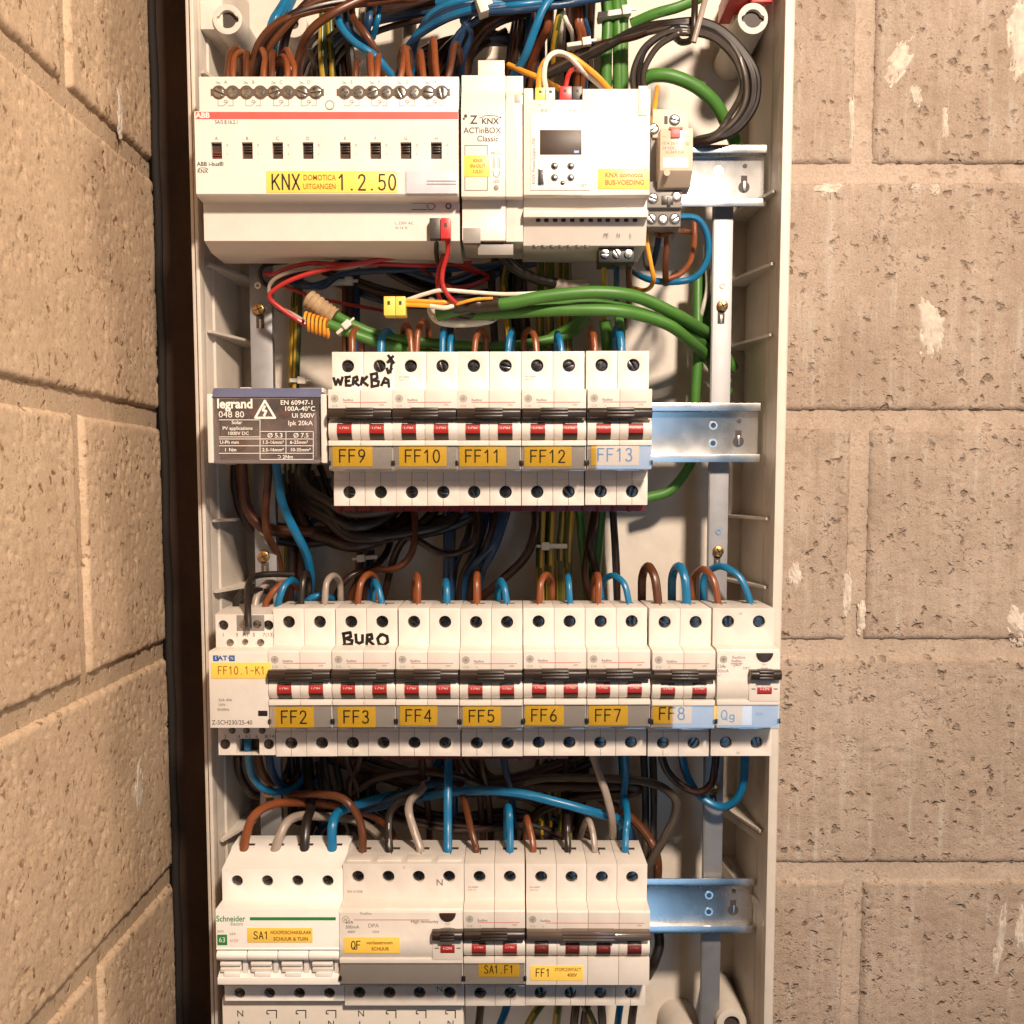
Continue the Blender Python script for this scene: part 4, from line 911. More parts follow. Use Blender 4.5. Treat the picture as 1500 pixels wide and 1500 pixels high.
for k, wn in enumerate(wins):
    mb = MB().box(wn[0] - .1, wn[1] + .1, -10.4, -9.6, wn[2] - .1, wn[3] + .1); f = A.add("switch_window", mb, DISP)
    zz = (wn[2] + wn[3]) / 2 + (1 if k else -2.2); mb = MB()
    for j in range(3): mb.box(wn[0] + .8, wn[1] - .8, -11.6, -10.4, zz - 1.6 + j * 1.3, zz - .8 + j * 1.3)
    part(f, "lever", mb.mesh("lever", .2), mat("dark_red_lever", (.16, .03, .02), .35) if k == 0 else DKBR)
    A.t("ABCDEFGH"[k], (317, 362, 406.5, 451, 505.5, 550, 594.5, 639)[k], 203, 13, 4.5, GINK2)
    A.t("0", (317, 362, 406.5, 451, 505.5, 550, 594.5, 639)[k] + 16, 213, 13, 3.6, GINK2); A.t("I", (317, 362, 406.5, 451, 505.5, 550, 594.5, 639)[k] + 16, 226, 13, 3.6, GINK2)
A.pbox("red_stripe", 286.6, 671, 164, 174.5, 13, REDP, .1)
A.t("ABB", 297, 169.3, 13.1, 7, WINK, sx=1.1, bold=.12); A.t("SA/S 8.16.2.1", 332, 179, 13, 5.5, INK, sx=.8)
A.t("ABB i-bus®", 308, 240.5, 13, 5.6, INK, sx=1.0, bold=.05); A.t("KNX", 297, 251, 13, 5.2, INK, sx=.95, bold=.04)
A.ink([[(290, 248), (294, 246), (301, 246), (305, 248)]], 13, .8, INK, "arc_mark")
A.pbox("name_label", 390, 582, 250.5, 282.5, 13, YEL2, .25, .05)
LT(A, "KNX", 419, 266.5, 13.25, 21, 39, INK); A.t("DOMOTICA", 468, 260.5, 13.3, 7.5, BROWNI, sx=.80, bold=.03); A.t("UITGANGEN", 468, 273.5, 13.3, 7.5, BROWNI, sx=.76, bold=.03); LT(A, "1.2.50", 538, 267, 13.25, 21, 82, INK)
sp = A.add("label_window", MB().box(*(lambda a, b: (a[0], b[0], -13.9, -12.9, b[1], a[1]))(A.px(595, 251, 13), A.px(670, 284, 13))), mat("pale_window_card", (.70, .71, .78), .25), .2)  # card tinted pale blue for the reflection on its clear holder
part(sp, "label_cover", MB().box(*(lambda a, b: (a[0], b[0], -15.2, -14.6, b[1], a[1]))(A.px(594, 250, 13), A.px(671, 284.5, 13))).mesh("cover", smooth=False), CLEAR2)
A.pbox("card_line", 625, 668, 264.5, 266, 13.95, GINK, .05); A.pbox("card_line", 625, 668, 269, 270.5, 13.95, GINK, .05)
for g0, n0_ in ((320.5, "ABCD"), (505, "EFGH")):
    mb = MB()
    for k in range(8):
        x, z = A.px(g0 + k * 20.3, 135.5, 3); mb.disc(x, z, 3.12 + .004 * k, 3.75, .4, 20)
    xa, z = A.px(g0, 135.5, 3); xb = A.x(g0 + 7 * 20.3, 135.5, 3); mb.box(xa - 4.4, xb + 4.4, -3.1, -2.5, z - 1.9, z + 1.9)
    ts = part(o, "terminal_strip", mb.mesh("terminal_strip", merge=False), mat("terminal_strip_plastic", (.10, .065, .045), .45))
    for k in range(8):
        x, z = A.px(g0 + k * 20.3, 136, 3); add_screw(ts, x, z, 3.3, 2.75, BSTEEL)
    for j in range(4):
        pc = g0 + 10 + j * 40.6
        A.t(n0_[j], pc, 120.5, 3, 4.5, GINK2); A.ink([[(pc - 14, 119), (pc - 8, 122)], [(pc - 14, 122), (pc - 8, 122)]], 3, .7, GINK, "small_mark")
        A.ink([[(pc - 11, 146), (pc - 11, 155), (pc - 3, 155)], [(pc - 3, 155), (pc + 4, 149)], [(pc + 4, 155), (pc + 11, 155), (pc + 11, 146)], [(pc - 2, 147), (pc + 2, 147), (pc + 2, 150), (pc - 2, 150), (pc - 2, 147)]], 3, .9, GINK, "contact_symbol")
x, z = A.px(483, 154, 3); mb = MB(); mb.ring(x, z, 3.1, 2.6, 2.0, .2, 20); part(o, "round_emblem", mb.mesh("emblem"), GINK); A.t("16A", 483, 160, 3, 3.5, GINK)
mb = MB(); x, z = A.px(657, 302, 0); mb.ring(x, z, .15, 1.7, 1.0, .3, 16); part(o, "program_button", mb.mesh("button"), GINK2)
A.ink([[(603, 298), (625, 298)], [(603, 307), (625, 307)], [(628, 298), (634, 298), (638, 302), (634, 307), (628, 307), (626, 302), (628, 298)]], 0, 1.1, GINK2, "outline_mark")
A.t("L, 230V AC", 592, 327, 0, 4, GINK2); A.t("N 16 A", 588, 334, 0, 4, GINK2)

# bus connector plugged into the actuator
def bus_plug(px0, px1, pxm, py0, py1, D, m0, m1, label, depth=14, group=None):
    a, b = P(px0, py0, D), P(px1, py1, D); c = XP(pxm, py0, D); o = thing("bus_connector", label, "bus connector", ((a.x + b.x)/2, D, b.z), group); xm = (a.x + b.x)/2
    part(o, "left_half", MB().box(a.x - xm, c - xm - .1, 0, depth, 0, a.z - b.z).mesh("half", .4), m0); part(o, "right_half", MB().box(c - xm + .1, b.x - xm, 0, depth, 0, a.z - b.z).mesh("half", .4), m1)
    for s_ in (0, 1):
        x = (a.x if s_ == 0 else c) - xm + 2.6; part(o, "test_hole", MB().box(x - .6, x + .9, -.1, .3, (a.z - b.z) * .55, (a.z - b.z) * .75).mesh("hole"), HOLE)
    return o
bus_plug(629, 660, 645, 319, 349.5, 613, mat("grey_connector", (.05, .04, .035), .4), REDPL, "dark grey and red bus connector plugged into the wide switch actuator", 12)

# input module
Zn = Dev("input_module", "narrow cream input and output module marked ACTinBOX Classic", "input module", 676, 766, 225, zc, 11); o = Zn.o
xL, xM, xR = Zn.x(675.5, 225, 12), Zn.x(741, 225, 12), Zn.x(766.5, 225, 10)
def zz(py, d=11): return Zn.z(py, d)
mb = MB().prism([(-43, zz(110, 4)), (4, zz(110, 4)), (4, zz(134, 4)), (4.6, zz(135, 5)), (6, zz(137, 6)), (12, zz(160, 12)), (12, zz(288, 12)), (3, zz(293, 3)), (3, zz(330, 3)), (4, zz(332, 3)), (4, zz(353, 3)), (-20, zz(360, -10)), (-43, zz(360, -10))], xL, xM - .15); Zn.add("housing", mb, IVORY, .4)
mb = MB().prism([(-43, zz(111, 3)), (3, zz(111, 3)), (3, zz(134, 3)), (9, zz(139, 9)), (10, zz(288, 10)), (2, zz(293, 2)), (2, zz(354, 2)), (-43, zz(362, -10))], xM + .05, xR); Zn.add("side_housing", mb, IVORY, .4)
Zn.add("bottom_recess", MB().box(xL + .5, Zn.x(704, 345, 4), -4.15, 2, zz(356, 4), zz(334, 4)), MGREY, .2)
Zn.add("bottom_clip", MB().box(Zn.x(700, 368, 0), Zn.x(752, 368, 0), -1, 8, zz(374, 0), zz(358, 0)), MGREY, .4)
Zn.add("plug_block", MB().box(Zn.x(700, 98, 0), Zn.x(739, 98, 0), 2, 20, zz(111, -2), zz(88, -2)), CREAM2, .4)
Zn.pbox("side_latch", 754, 762, 139, 150, 9, LGREY, .5, .1)
d = 12; T = Zn.t
T("Z", 694, 176, d, 11.5, INK, sx=.95, bold=.12); T("KNX", 718, 178, d, 8, INK, sx=1.0, bold=.10)
Zn.ink([[(702, 173), (711, 169.5), (722, 169), (731, 171.5)]], d, .8, INK, "arc_mark")
for px_, py_, r in ((682, 170, .9), (679.5, 174, .6), (733, 172, .5)):
    x, z = Zn.px(px_, py_, d); mb = MB(); mb.disc(x, z, d + .12, r, .2, 12); part(o, "dot", mb.mesh("dot"), INK)
T("ACTinBOX", 706.5, 191.5, d, 8, INK, sx=.97, bold=.04); T("Classic", 714.5, 203.5, d, 8, INK, sx=.97, bold=.04)
def outline(dv, px0, py0, px1, py1, d, wpx, m, name="panel_outline"): dv.ink([[(px0, py0), (px1, py0), (px1, py1), (px0, py1), (px0, py0)]], d, wpx, m, name)
outline(Zn, 681, 213, 714, 279, d, .9, GINK2)
Zn.pbox("name_label", 680, 717, 228, 259, d, YEL2, .25, .05)
for tx, py_ in (("KNX", 235.5), ("IN-OUT", 243.5), ("1.0.51", 251.5)): T(tx, 700, py_, d + .25, 4.6, BROWNI, sx=.95, bold=.05)
T("PROG", 727, 225, d, 4, GINK2); T("LED", 727, 266, d, 4, GINK2)
Zn.ink([[(722.5, 231), (722.5, 246)], [(732, 231), (732, 246)], [(725, 231), (725, 246)], [(729.5, 231), (729.5, 246)], [(722, 250), (723, 257), (727, 260), (731, 257), (732.5, 250)]], d, .9, GINK2, "outline_mark")
x, z = Zn.px(727, 275, d); mb = MB(); mb.disc(x, z, d + .3, 1.4, .5, 14, dome=.2); part(o, "indicator", mb.mesh("indicator"), MGREY)

# power supply
U = Dev("power_supply", "cream bus power supply with small dark display and yellow sticker BUS-VOEDING", "power supply", 767, 952, 225, zc, 12); o = U.o
hw = U.w/2; zu = lambda py, d=12: U.z(py, d)
xa = U.x(853.5, 140, 12)
mb = MB().prism([(-43, zu(130)), (12, zu(130)), (12, zu(285)), (10.5, zu(287)), (3, zu(290, 3)), (3, zu(306, 3)), (8, zu(308, 8)), (8, zu(318, 8)), (2.5, zu(320, 3)), (-2, zu(360, -2)), (-9, zu(366, -9)), (-43, zu(366, -9))], xa, hw)
mb.prism([(-43, zu(146)), (12, zu(146)), (12, zu(285)), (10.5, zu(287)), (3, zu(290, 3)), (3, zu(306, 3)), (8, zu(308, 8)), (8, zu(318, 8)), (2.5, zu(320, 3)), (-2, zu(360, -2)), (-9, zu(366, -9)), (-43, zu(366, -9))], -hw, xa)
U.add("housing", mb, IVORY, .4)
U.add("left_shoulder", MB().box(-hw, U.x(781, 140, 11), -11, 40, zu(147), zu(128)), IVORY, .5)
U.add("top_tab", MB().box(U.x(935, 135, 12), U.x(948, 135, 12), -12.6, 10, zu(170), zu(126)), IVORY, .4)
fp = U.pbox("face_plate", 777.5, 864, 166, 279, 12, WHITE, .5, .15)
d = 12.5
ds = U.pbox("display", 791, 852, 190.5, 226.5, d, DISP, .3, .1); U.pbox("display_pixel", 841, 848, 220.5, 224, d + .3, mat("pale_blue_print", (.25, .40, .75), .4), .05)
for px_, py_, r in ((812, 243.5, 1.9), (836, 243.5, 1.9), (812, 260.5, 1.9), (836, 260.5, 1.9), (824, 268, 1.2)):
    x, z = U.px(px_, py_, d); mb = MB(); mb.ring(x, z, d + .1, r, r * .75, .3, 18); mb.disc(x, z, d + .05, r * .95, .3, 18); bt = part(o, "button", mb.mesh("button"), DKBR)
    mb = MB(); mb.disc(x, z, d + .5, r * .6, .8, 16, dome=.25); part(bt, "button_cap", mb.mesh("cap"), DSTEEL)
U.pbox("usb_socket", 789, 796.5, 248.5, 270.5, d, BLACK, .1, .1); U.pbox("usb_shell", 787.5, 798, 247, 272, d - .05, STEEL, .1, .1)
U.t("WEINZIERL", 838, 180.5, d, 4.5, GINK, sx=1.1); U.t("KNX PowerSupply USB", 782, 236, d, 4.8, GINK2, sx=.95, rotz=90); U.t("SET", 855, 272, d, 4, GINK2)
for tx, px_, py_ in (("+", 790, 154), ("-", 808, 154), ("+", 830, 154), ("-", 846, 154), ("BUS 1", 799, 162), ("AUX", 838, 162)): U.t(tx, px_, py_, 12, 3.6, GINK2)
U.pbox("name_label", 876, 952 - 1, 247.5, 277, 12, YEL2, .25, .05); U.t("KNX domotica", 914, 256.5, 12.3, 6.6, BROWNI, sx=.92, bold=.06); U.t("BUS-VOEDING", 915, 267.5, 12.3, 6.6, BROWNI, sx=.92, bold=.06)
for tx, px_ in (("PE", 888), ("N", 906), ("L", 924)): U.t(tx, px_, 344.5, .5, 5, GINK2)
for k, px_ in enumerate([785, 797, 810, 822, 835, 849, 862, 875, 887, 901, 914, 927]): U.pbox("vent", px_, px_ + 6.5, 319.5, 325, 3.0, BLACK, .12, .05)
for k in range(7): U.pbox("vent", 780 + k * 12.6, 786.5 + k * 12.6, 359, 364, -2, BLACK, .3, .05)
bus_plug(784, 813, 799, 128, 146, 610, YEL2, mat("white_connector", (.72, .66, .55), .4), "yellow and white bus connector on top of the power supply", 16)
bus_plug(820, 853, 838, 126, 146, 612, REDPL, mat("grey_connector", (.05, .04, .035), .4), "red and grey bus connector on top of the power supply", 16)
a, b = P(877, 361, 622), P(929, 384, 622); tb = thing("terminal_plug", "black three-pole screw terminal under the power supply", "terminal plug", ((a.x + b.x)/2, 622, b.z)); hx = (b.x - a.x)/2; hz = a.z - b.z
part(tb, "body", MB().prism([(0, 0), (0, hz * .7), (-2, hz), (-16, hz), (-16, -1), (-3, -1)], -hx, hx).mesh("body", .4), BLACK)
for k in (-1, 0, 1): part(tb, "terminal_screw", screw_mesh(2.3), BSTEEL, (k * 6.5, -.6, hz * .52), (0, random.uniform(0, 3), 0))

# relay in its socket
RL = Dev("relay_socket", "grey relay socket with screw terminals between the power supply and the rail", "relay socket", 948, 1001, 300, zc, 0); o = RL.o
x0, x1 = RL.x(949, 300, 4), RL.x(999, 300, 4); zr = lambda py, d=0: RL.z(py, d)
RL.add("lower_terminals", MB().prism([(-43, zr(268)), (3, zr(268)), (3, zr(306)), (0, zr(308)), (0, zr(332)), (-43, zr(336))], x0, x1), MGREY, .4)
RL.add("upper_terminals", MB().prism([(-43, zr(158)), (-2, zr(158)), (-2, zr(186)), (-2, zr(200)), (-43, zr(200))], RL.x(957, 170, 0), RL.x(1010, 170, 0)), mat("beige_socket", (.60, .48, .36), .45), .4)
RL.add("base", MB().box(x0 + 2, x1, 4, 43, zr(300), zr(180)), MGREY, .4)
for px_, py_, d, m_ in ((988, 176, -2, BSTEEL), (957, 189, -2, BSTEEL), (956, 291, 3, BSTEEL), (991, 288, 3, BSTEEL), (954, 321, 0, BSTEEL), (971, 322, 0, BSTEEL), (988, 321, 0, BSTEEL)):
    x, z = RL.px(px_, py_, d); mb = MB(); mb.disc(x, z, d + .12, 3.1, .3, 18); part(o, "terminal_hole", mb.mesh("hole"), HOLE); add_screw(o, x, z, d + .15, 2.3, m_)
RL.pbox("marking_plate", 969, 986, 287, 300, 3, DKBR, .3, .2); RL.pbox("marking_plate", 977, 982, 288, 303, 3.1, BLACK, .3, .2)
RL.pbox("slot", 973, 978, 170, 182, -2, HOLE, .1)
rl = Dev("relay", "translucent beige relay with a red tab on top and a blank white label", "relay", 967, 1015, 225, zc, 14); o = rl.o; w2 = rl.w/2; z0, z1 = rl.z(258, 14), rl.z(187, 14)
rl.add("inner_coil", MB().box(-w2 + 1.2, w2 - 1.2, -11, 6, z0 + 3, z1 - 2), mat("beige_coil", (.80, .64, .49), .5, var=.12, scale=200), .6)
rl.add("case", MB().prism([(14, z0 + 3), (14, z1 - .6), (13.4, z1), (-4, z1), (-4, z0 - 5), (6, z0 - 4)], -w2, w2), RELAYC, .5)
rl.pbox("red_tab", 980, 1000, 186, 190, 14.2, REDP, .8, .2); rl.pbox("red_tab", 983, 996, 189, 202, 14.2, REDP, .8, .2)
rl.pbox("blank_label", 971, 1008, 231, 246, 14, WINK, .2, .1)
for tx, px_, py_ in (("10 A 250V", 982, 210), ("CE", 1006, 211), ("24 VDC", 980, 217), ("55.34.9.024", 988, 223), ("—", 973, 200), ("—", 1006, 200)): rl.t(tx, px_, py_, 14, 4, GINK2)
x, z = rl.px(977, 253, 14); mb = MB(); mb.disc(x, z, 14.3, 1.7, .5, 14); part(o, "pivot", mb.mesh("pivot"), mat("beige_coil2", (.55, .40, .28), .5))
# ------------------------------------------------------------------ wires
def wire(label, col, r, pts, group=None, cat="wire", name="wire", k=7, n=9, px=True):
    w3 = [P(*p) for p in pts] if px else [Vector(p) for p in pts]
    cp = catmull(w3, k); c0 = cp[0]; mb = MB(); stripe = col == "olive"
    mb.tube([p - c0 for p in cp], r, n if r < 3 else 12, stripe=stripe)
    me = mb.mesh(name, merge=False)
    o = part(None, name, me, [WC[col], WC["yellow"]] if stripe else WC[col]); o.location = c0 * S
    o["label"] = label; o["category"] = cat
    if group: o["group"] = group
    return o
GW = "wires looping into the breakers"
# entry: a wire rises out of a terminal slot, bends back and drops behind the device
def entry(where, col, px, py, top, r=1.7, lean=0, dx=0, back=26, De=645, drop=46, lab=None):
    pts = [(px, py + 7, De), (px, py - 2, De), (px + lean * .6, top + (py - top) * .35, De + 2), (px + lean + dx * .25, top + 3, De + 7), (px + lean + dx * .6, top + 2, De + back * .55),
           (px + lean + dx * .95, top + (py - top) * .3, De + back * .9), (px + lean + dx, py, De + back), (px + lean + dx * 1.1, py + drop, De + back + 6)]
    wire(lab or f"{CNAME[col]} wire looping into {where}", col, r, pts, GW)
# second row, top terminals
entry("the left terminal of breaker FF9", "rust", 516, 517, 481, 2.0, 0, 14); entry("the right terminal of breaker FF9", "blue", 558, 517, 484, 2.3, 2, 16, De=648)
entry("the left terminal of breaker FF10, left of two", "rust", 603, 517, 474, 1.8, -4, -9); entry("the left terminal of breaker FF10, right of two", "rust", 610, 517, 470, 1.8, 4, 14)
entry("the right terminal of breaker FF10, left of two", "blue", 648, 517, 480, 1.8, 1, 2); entry("the right terminal of breaker FF10, right of two", "blue", 659, 517, 490, 1.8, 1, 3)
entry("the left terminal of breaker FF11", "rust", 695, 517, 483, 1.8, 4, 13); entry("the right terminal of breaker FF11", "blue", 744, 517, 483, 1.9, 4, 3)
entry("the left terminal of breaker FF12", "rust", 786, 517, 482, 1.9, -4, -15); entry("the right terminal of breaker FF12", "blue", 823, 517, 487, 1.8, -5, -3)
entry("the left terminal of breaker FF13", "rust", 872, 516, 480, 1.9, -4, -3); entry("the right terminal of breaker FF13", "blue", 911, 516, 480, 2.3, -4, -6)
# third row
E3 = 884
entry("the left top terminal of the contactor", "black", 346, E3, 862, 2.0, 14, 36, De=648); entry("the right top terminal of the contactor", "rust", 390, E3, 850, 1.9, 24, 22)
entry("the gap between the contactor and breaker FF2", "blue", 408, E3, 848, 2.0, 12, 16)
entry("the left terminal of breaker FF2", "black", 441, E3, 838, 2.0, 4, 8)
entry("the right terminal of breaker FF2", "grey", 476, E3 - 2, 842, 1.9, 3, 20)
entry("the left terminal of breaker FF3", "rust", 524, E3, 840, 2.0, 7, 22); entry("the right terminal of breaker FF3", "blue", 559, E3, 850, 1.9, -8, -4)
entry("the left terminal of breaker FF4", "rust", 612, E3, 841, 1.9, 1, -6); entry("the right terminal of breaker FF4", "blue", 655, E3, 850, 2.0, -1, -2)
entry("the left terminal of breaker FF5", "rust", 698, E3, 840, 2.0, 0, 2); entry("the right terminal of breaker FF5", "blue", 742, E3, 849, 2.0, -5, -8)
entry("the left terminal of breaker FF6", "rust", 790, E3, 841, 2.0, 3, 16); entry("the right terminal of breaker FF6", "blue", 835, E3, 843, 1.8, -3, 0)
entry("the left terminal of breaker FF7", "rust", 876, E3, 841, 2.0, 2, -8); entry("the right terminal of breaker FF7", "blue", 921, E3, 842, 1.9, -10, -30)
entry("the left terminal of breaker FF8", "brown", 964, E3, 829, 2.6, -7, -17); entry("the right terminal of breaker FF8", "blue", 1006, E3, 829, 2.6, -4, -18)
entry("the left terminal of the device marked Qg", "rust", 1052, E3, 833, 2.1, -10, -28); entry("the right terminal of the device marked Qg", "blue", 1099, E3, 829, 2.1, -22, -48)
wire("black wire bent down in front of the contactor into its coil terminal", "black", 1.9, [(430, 842, 668), (395, 841, 660), (372, 845, 650), (363, 860, 634), (363, 890, 620), (364, 920, 613)], GW)
wire("grey wire behind the black wires above the contactor", "grey", 2.2, [(372, 895, 655), (378, 870, 660), (395, 852, 672), (420, 848, 685)], GW)
# fourth row
def big(where, col, px, py, pts, r=3.0): wire(f"{CNAME[col]} wire running down into {where}", col, r, [(px, py + 8, 640), (px, py - 2, 641)] + pts, GW)
big("the first terminal of the main switch", "rust", 357, 1252, [(361, 1222, 642), (372, 1195, 646), (398, 1179, 656), (440, 1176, 672), (520, 1186, 690), (570, 1215, 700), (590, 1290, 706)], 2.65)
big("the second terminal of the main switch", "grey", 402, 1252, [(408, 1230, 642), (420, 1205, 648), (440, 1195, 660), (470, 1196, 676), (520, 1202, 690), (556, 1228, 700), (580, 1290, 706)], 2.8)
big("the third terminal of the main switch", "black", 446, 1252, [(447, 1225, 644), (450, 1200, 652), (455, 1180, 670), (450, 1120, 694), (448, 1040, 704)], 2.9)
big("the fourth terminal of the main switch", "blue", 487, 1252, [(486, 1225, 642), (488, 1205, 645), (496, 1190, 655), (520, 1180, 672), (570, 1166, 688), (620, 1160, 700), (650, 1100, 706)], 2.9)
big("the first terminal of the device marked QF", "brown", 531, 1243, [(530, 1215, 644), (520, 1188, 648), (498, 1168, 652), (460, 1163, 662), (420, 1160, 680), (400, 1120, 698), (398, 1040, 706)], 2.5)
big("the second terminal of the device marked QF", "black", 570, 1243, [(569, 1215, 646), (572, 1190, 652), (590, 1172, 664), (630, 1160, 686), (655, 1120, 700), (660, 1040, 706)], 2.4)
big("the third terminal of the device marked QF", "grey", 615, 1243, [(606, 1215, 646), (599, 1190, 650), (602, 1172, 660), (622, 1150, 680), (630, 1110, 698), (632, 1040, 706)], 2.5)
big("the fourth terminal of the device marked QF", "blue", 656, 1243, [(656, 1210, 648), (656, 1165, 654), (657, 1110, 668), (658, 1050, 690)], 2.6)
big("the left terminal of breaker SA1.F1", "brown", 697, 1243, [(690, 1215, 646), (682, 1180, 660), (672, 1140, 684), (660, 1040, 704)], 2.1)
big("the right terminal of breaker SA1.F1", "blue", 747, 1243, [(747, 1215, 645), (746, 1190, 648), (744, 1182, 660), (742, 1200, 680), (742, 1290, 700)], 2.2)
big("the first terminal of breaker FF1", "rust", 781, 1240, [(777, 1218, 645), (773, 1203, 650), (771, 1199, 662), (770, 1225, 684), (770, 1300, 700)], 2.0)
big("the second terminal of breaker FF1", "black", 832, 1240, [(831, 1220, 645), (831, 1200, 652), (830, 1160, 684), (828, 1040, 704)], 2.0)
big("the third terminal of breaker FF1", "grey", 871, 1240, [(868, 1218, 645), (863, 1203, 650), (857, 1206, 662), (848, 1240, 684), (846, 1310, 700)], 1.9)
big("the fourth terminal of breaker FF1", "blue", 916, 1240, [(917, 1218, 646), (919, 1195, 652), (914, 1150, 680), (910, 1040, 702)], 2.1)

# the space between the first and second rows
wire("thick green bus cable arching right above breaker FF13, upper of two", "green", 3.52, [(640, 462, 640), (690, 449, 636), (745, 444, 632), (800, 434, 630), (870, 428, 630), (930, 434, 634), (985, 458, 650), (1020, 478, 670), (1042, 494, 690), (1075, 540, 704)], cat="cable", name="bus_cable")
wire("thick green bus cable arching right above breaker FF13, lower of two", "green", 3.43, [(690, 462, 645), (760, 457, 640), (830, 454, 636), (910, 456, 636), (975, 474, 648), (1010, 499, 666), (1036, 524, 690), (1066, 575, 704)], cat="cable", name="bus_cable")
wire("green bus cable between the two arching ones, partly hidden", "green", 2.99, [(690, 458, 648), (790, 450, 648), (860, 444, 645), (940, 458, 652), (1000, 484, 668), (1035, 508, 690), (1066, 560, 704)], cat="cable", name="bus_cable")
wire("green bus cable behind the arches running down behind the breakers", "green", 3.52, [(886, 470, 672), (889, 500, 676), (890, 560, 690), (880, 740, 700), (868, 880, 700)], cat="cable", name="bus_cable")
wire("green bus cable sheathed in beige tape at its left end, upper of two", "green", 3.08, [(470, 450, 660), (515, 475, 658), (560, 492, 660), (640, 503, 668), (740, 508, 680), (830, 490, 688), (860, 465, 694)], cat="cable", name="bus_cable")
wire("green bus cable with a coiled orange end, lower of two", "green", 3.08, [(482, 475, 652), (520, 490, 652), (570, 506, 658), (640, 520, 672), (760, 520, 684)], cat="cable", name="bus_cable")
wire("green bus cable rising at the right behind the arches", "green", 3.17, [(1022, 400, 694), (1022, 450, 692), (1022, 520, 690), (1018, 590, 692), (1018, 660, 692), (985, 715, 690), (945, 730, 690)], cat="cable", name="bus_cable")
wire("green bus cable hugging the left side of the right post", "green", 2.99, [(1034, 395, 696), (1035, 470, 694), (1044, 540, 690), (1058, 580, 694), (1062, 640, 700)], cat="cable", name="bus_cable")
wire("green bus cable dropping behind breaker FF12 in a bow", "green", 2.82, [(860, 455, 680), (835, 478, 684), (800, 500, 690), (780, 540, 700)], cat="cable", name="bus_cable")
wire("green bus cable end running into breaker FF13 row from above", "green", 2.82, [(905, 455, 664), (909, 490, 668), (909, 540, 680)], cat="cable", name="bus_cable")
# heat shrink, taped end, coil
def sleeve(name, label, cat, m, pts, r, n=14):
    w3 = [P(*p) for p in pts]; cp = catmull(w3, 8); c0 = cp[0]
    rr = r if not callable(r) else [r(i / (len(cp) - 1)) for i in range(len(cp))]
    mb = MB(); mb.tube([p - c0 for p in cp], rr, n); o = part(None, name, mb.mesh(name, merge=False), m); o.location = c0 * S; o["label"] = label; o["category"] = cat; return o
sleeve("heat_shrink_sleeve", "black heat-shrink sleeve on the end of the green cable", "sleeve", SHRINK, [(664, 447, 634), (690, 447, 633), (712, 446, 632), (731, 445, 631)], lambda t: 4.3 + .5 * math.sin(t * 17) * (t < .6))
sleeve("cable_tail", "dark unsheathed cable end below the heat-shrink sleeve", "cable", SHRINK, [(668, 455, 642), (690, 460, 644), (725, 462, 645)], 3.2)
sleeve("taped_cable_end", "beige taped end of a green bus cable", "tape", BEIGET, [(452, 438, 656), (465, 447, 655), (478, 457, 655), (490, 465, 655)], lambda t: 5.4 + .5 * math.sin(t * 40))
cc = [];  a, b = P(448, 470, 648), P(482, 482, 648)
for k in range(0, 97):
    t = k / 96; ang = t * 2 * math.pi * 6; q = a.lerp(b, t); ax = (b - a).normalized(); up = Vector((0, 0, 1)); fr = ax.cross(up)
    cc.append(q + up * (5.0 * math.sin(ang)) + fr * (4.5 * math.cos(ang)))
mb = MB(); mb.tube([p - cc[0] for p in cc], .85, 7); o = part(None, "coiled_wire", mb.mesh("coil", merge=False), WC["orange"]); o.location = cc[0] * S; o["label"] = "orange core coiled round the end of a green cable"; o["category"] = "wire"
bus_plug(562, 594, 579, 434, 462, 626, YEL2, YEL2, "loose yellow bus connector hanging in front of the wires", 11)
wire("white core running from the yellow connector along the green cable", "white", 1.2, [(592, 441, 632), (625, 430, 630), (650, 425, 628), (690, 428, 628), (740, 431, 630), (800, 429, 634)])
wire("orange core from the yellow connector, upper of two", "orange", 1.25, [(592, 440, 631), (630, 442, 630), (660, 443, 631), (672, 447, 633)])
wire("orange core from the yellow connector, lower of two", "orange", 1.25, [(592, 446, 631), (630, 448, 629), (655, 450, 631), (670, 449, 633)])
wire("white core doubled back beside the orange ones", "white", 1.3, [(630, 448, 628.5), (650, 451, 628), (664, 448, 630)])
wire("orange core lying on the heat-shrink sleeve", "orange", .9, [(668, 446, 630), (685, 441, 627), (700, 438, 627), (722, 437, 627)])
wire("bright red wire hanging from the bus connector to the green cable", "red", 1.32, [(655, 349, 619), (656, 370, 622), (649, 395, 625), (648, 415, 626), (656, 432, 627), (668, 444, 629)])
wire("black wire hanging from the grey half of the bus connector", "black", 1.3, [(640, 349, 619), (639, 365, 626), (641, 385, 640), (646, 400, 660), (660, 420, 690)])
wire("red wire looping behind the hanging red one", "red", 1.23, [(650, 372, 634), (643, 395, 640), (641, 415, 642), (645, 440, 650), (670, 480, 690)])
wire("red wire of the left loop, top strand", "red", 1.23, [(690, 384, 668), (630, 389, 655), (560, 387, 650), (510, 388, 648), (460, 385, 648), (425, 392, 650), (400, 402, 654), (388, 400, 665)])
wire("red wire of the left loop, bottom strand", "red", 1.32, [(700, 400, 690), (640, 378, 660), (600, 374, 652), (550, 382, 646), (500, 390, 643), (455, 400, 642), (420, 413, 643), (398, 428, 645), (396, 438, 646), (412, 452, 648), (435, 468, 649), (450, 476, 650)])
wire("grey white wire of the left loop", "grey", 1.3, [(640, 379, 662), (590, 372, 655), (545, 383, 648), (505, 392, 645), (450, 393, 644), (415, 402, 645), (397, 415, 648), (395, 432, 650), (405, 448, 651), (428, 460, 651), (450, 473, 652)])
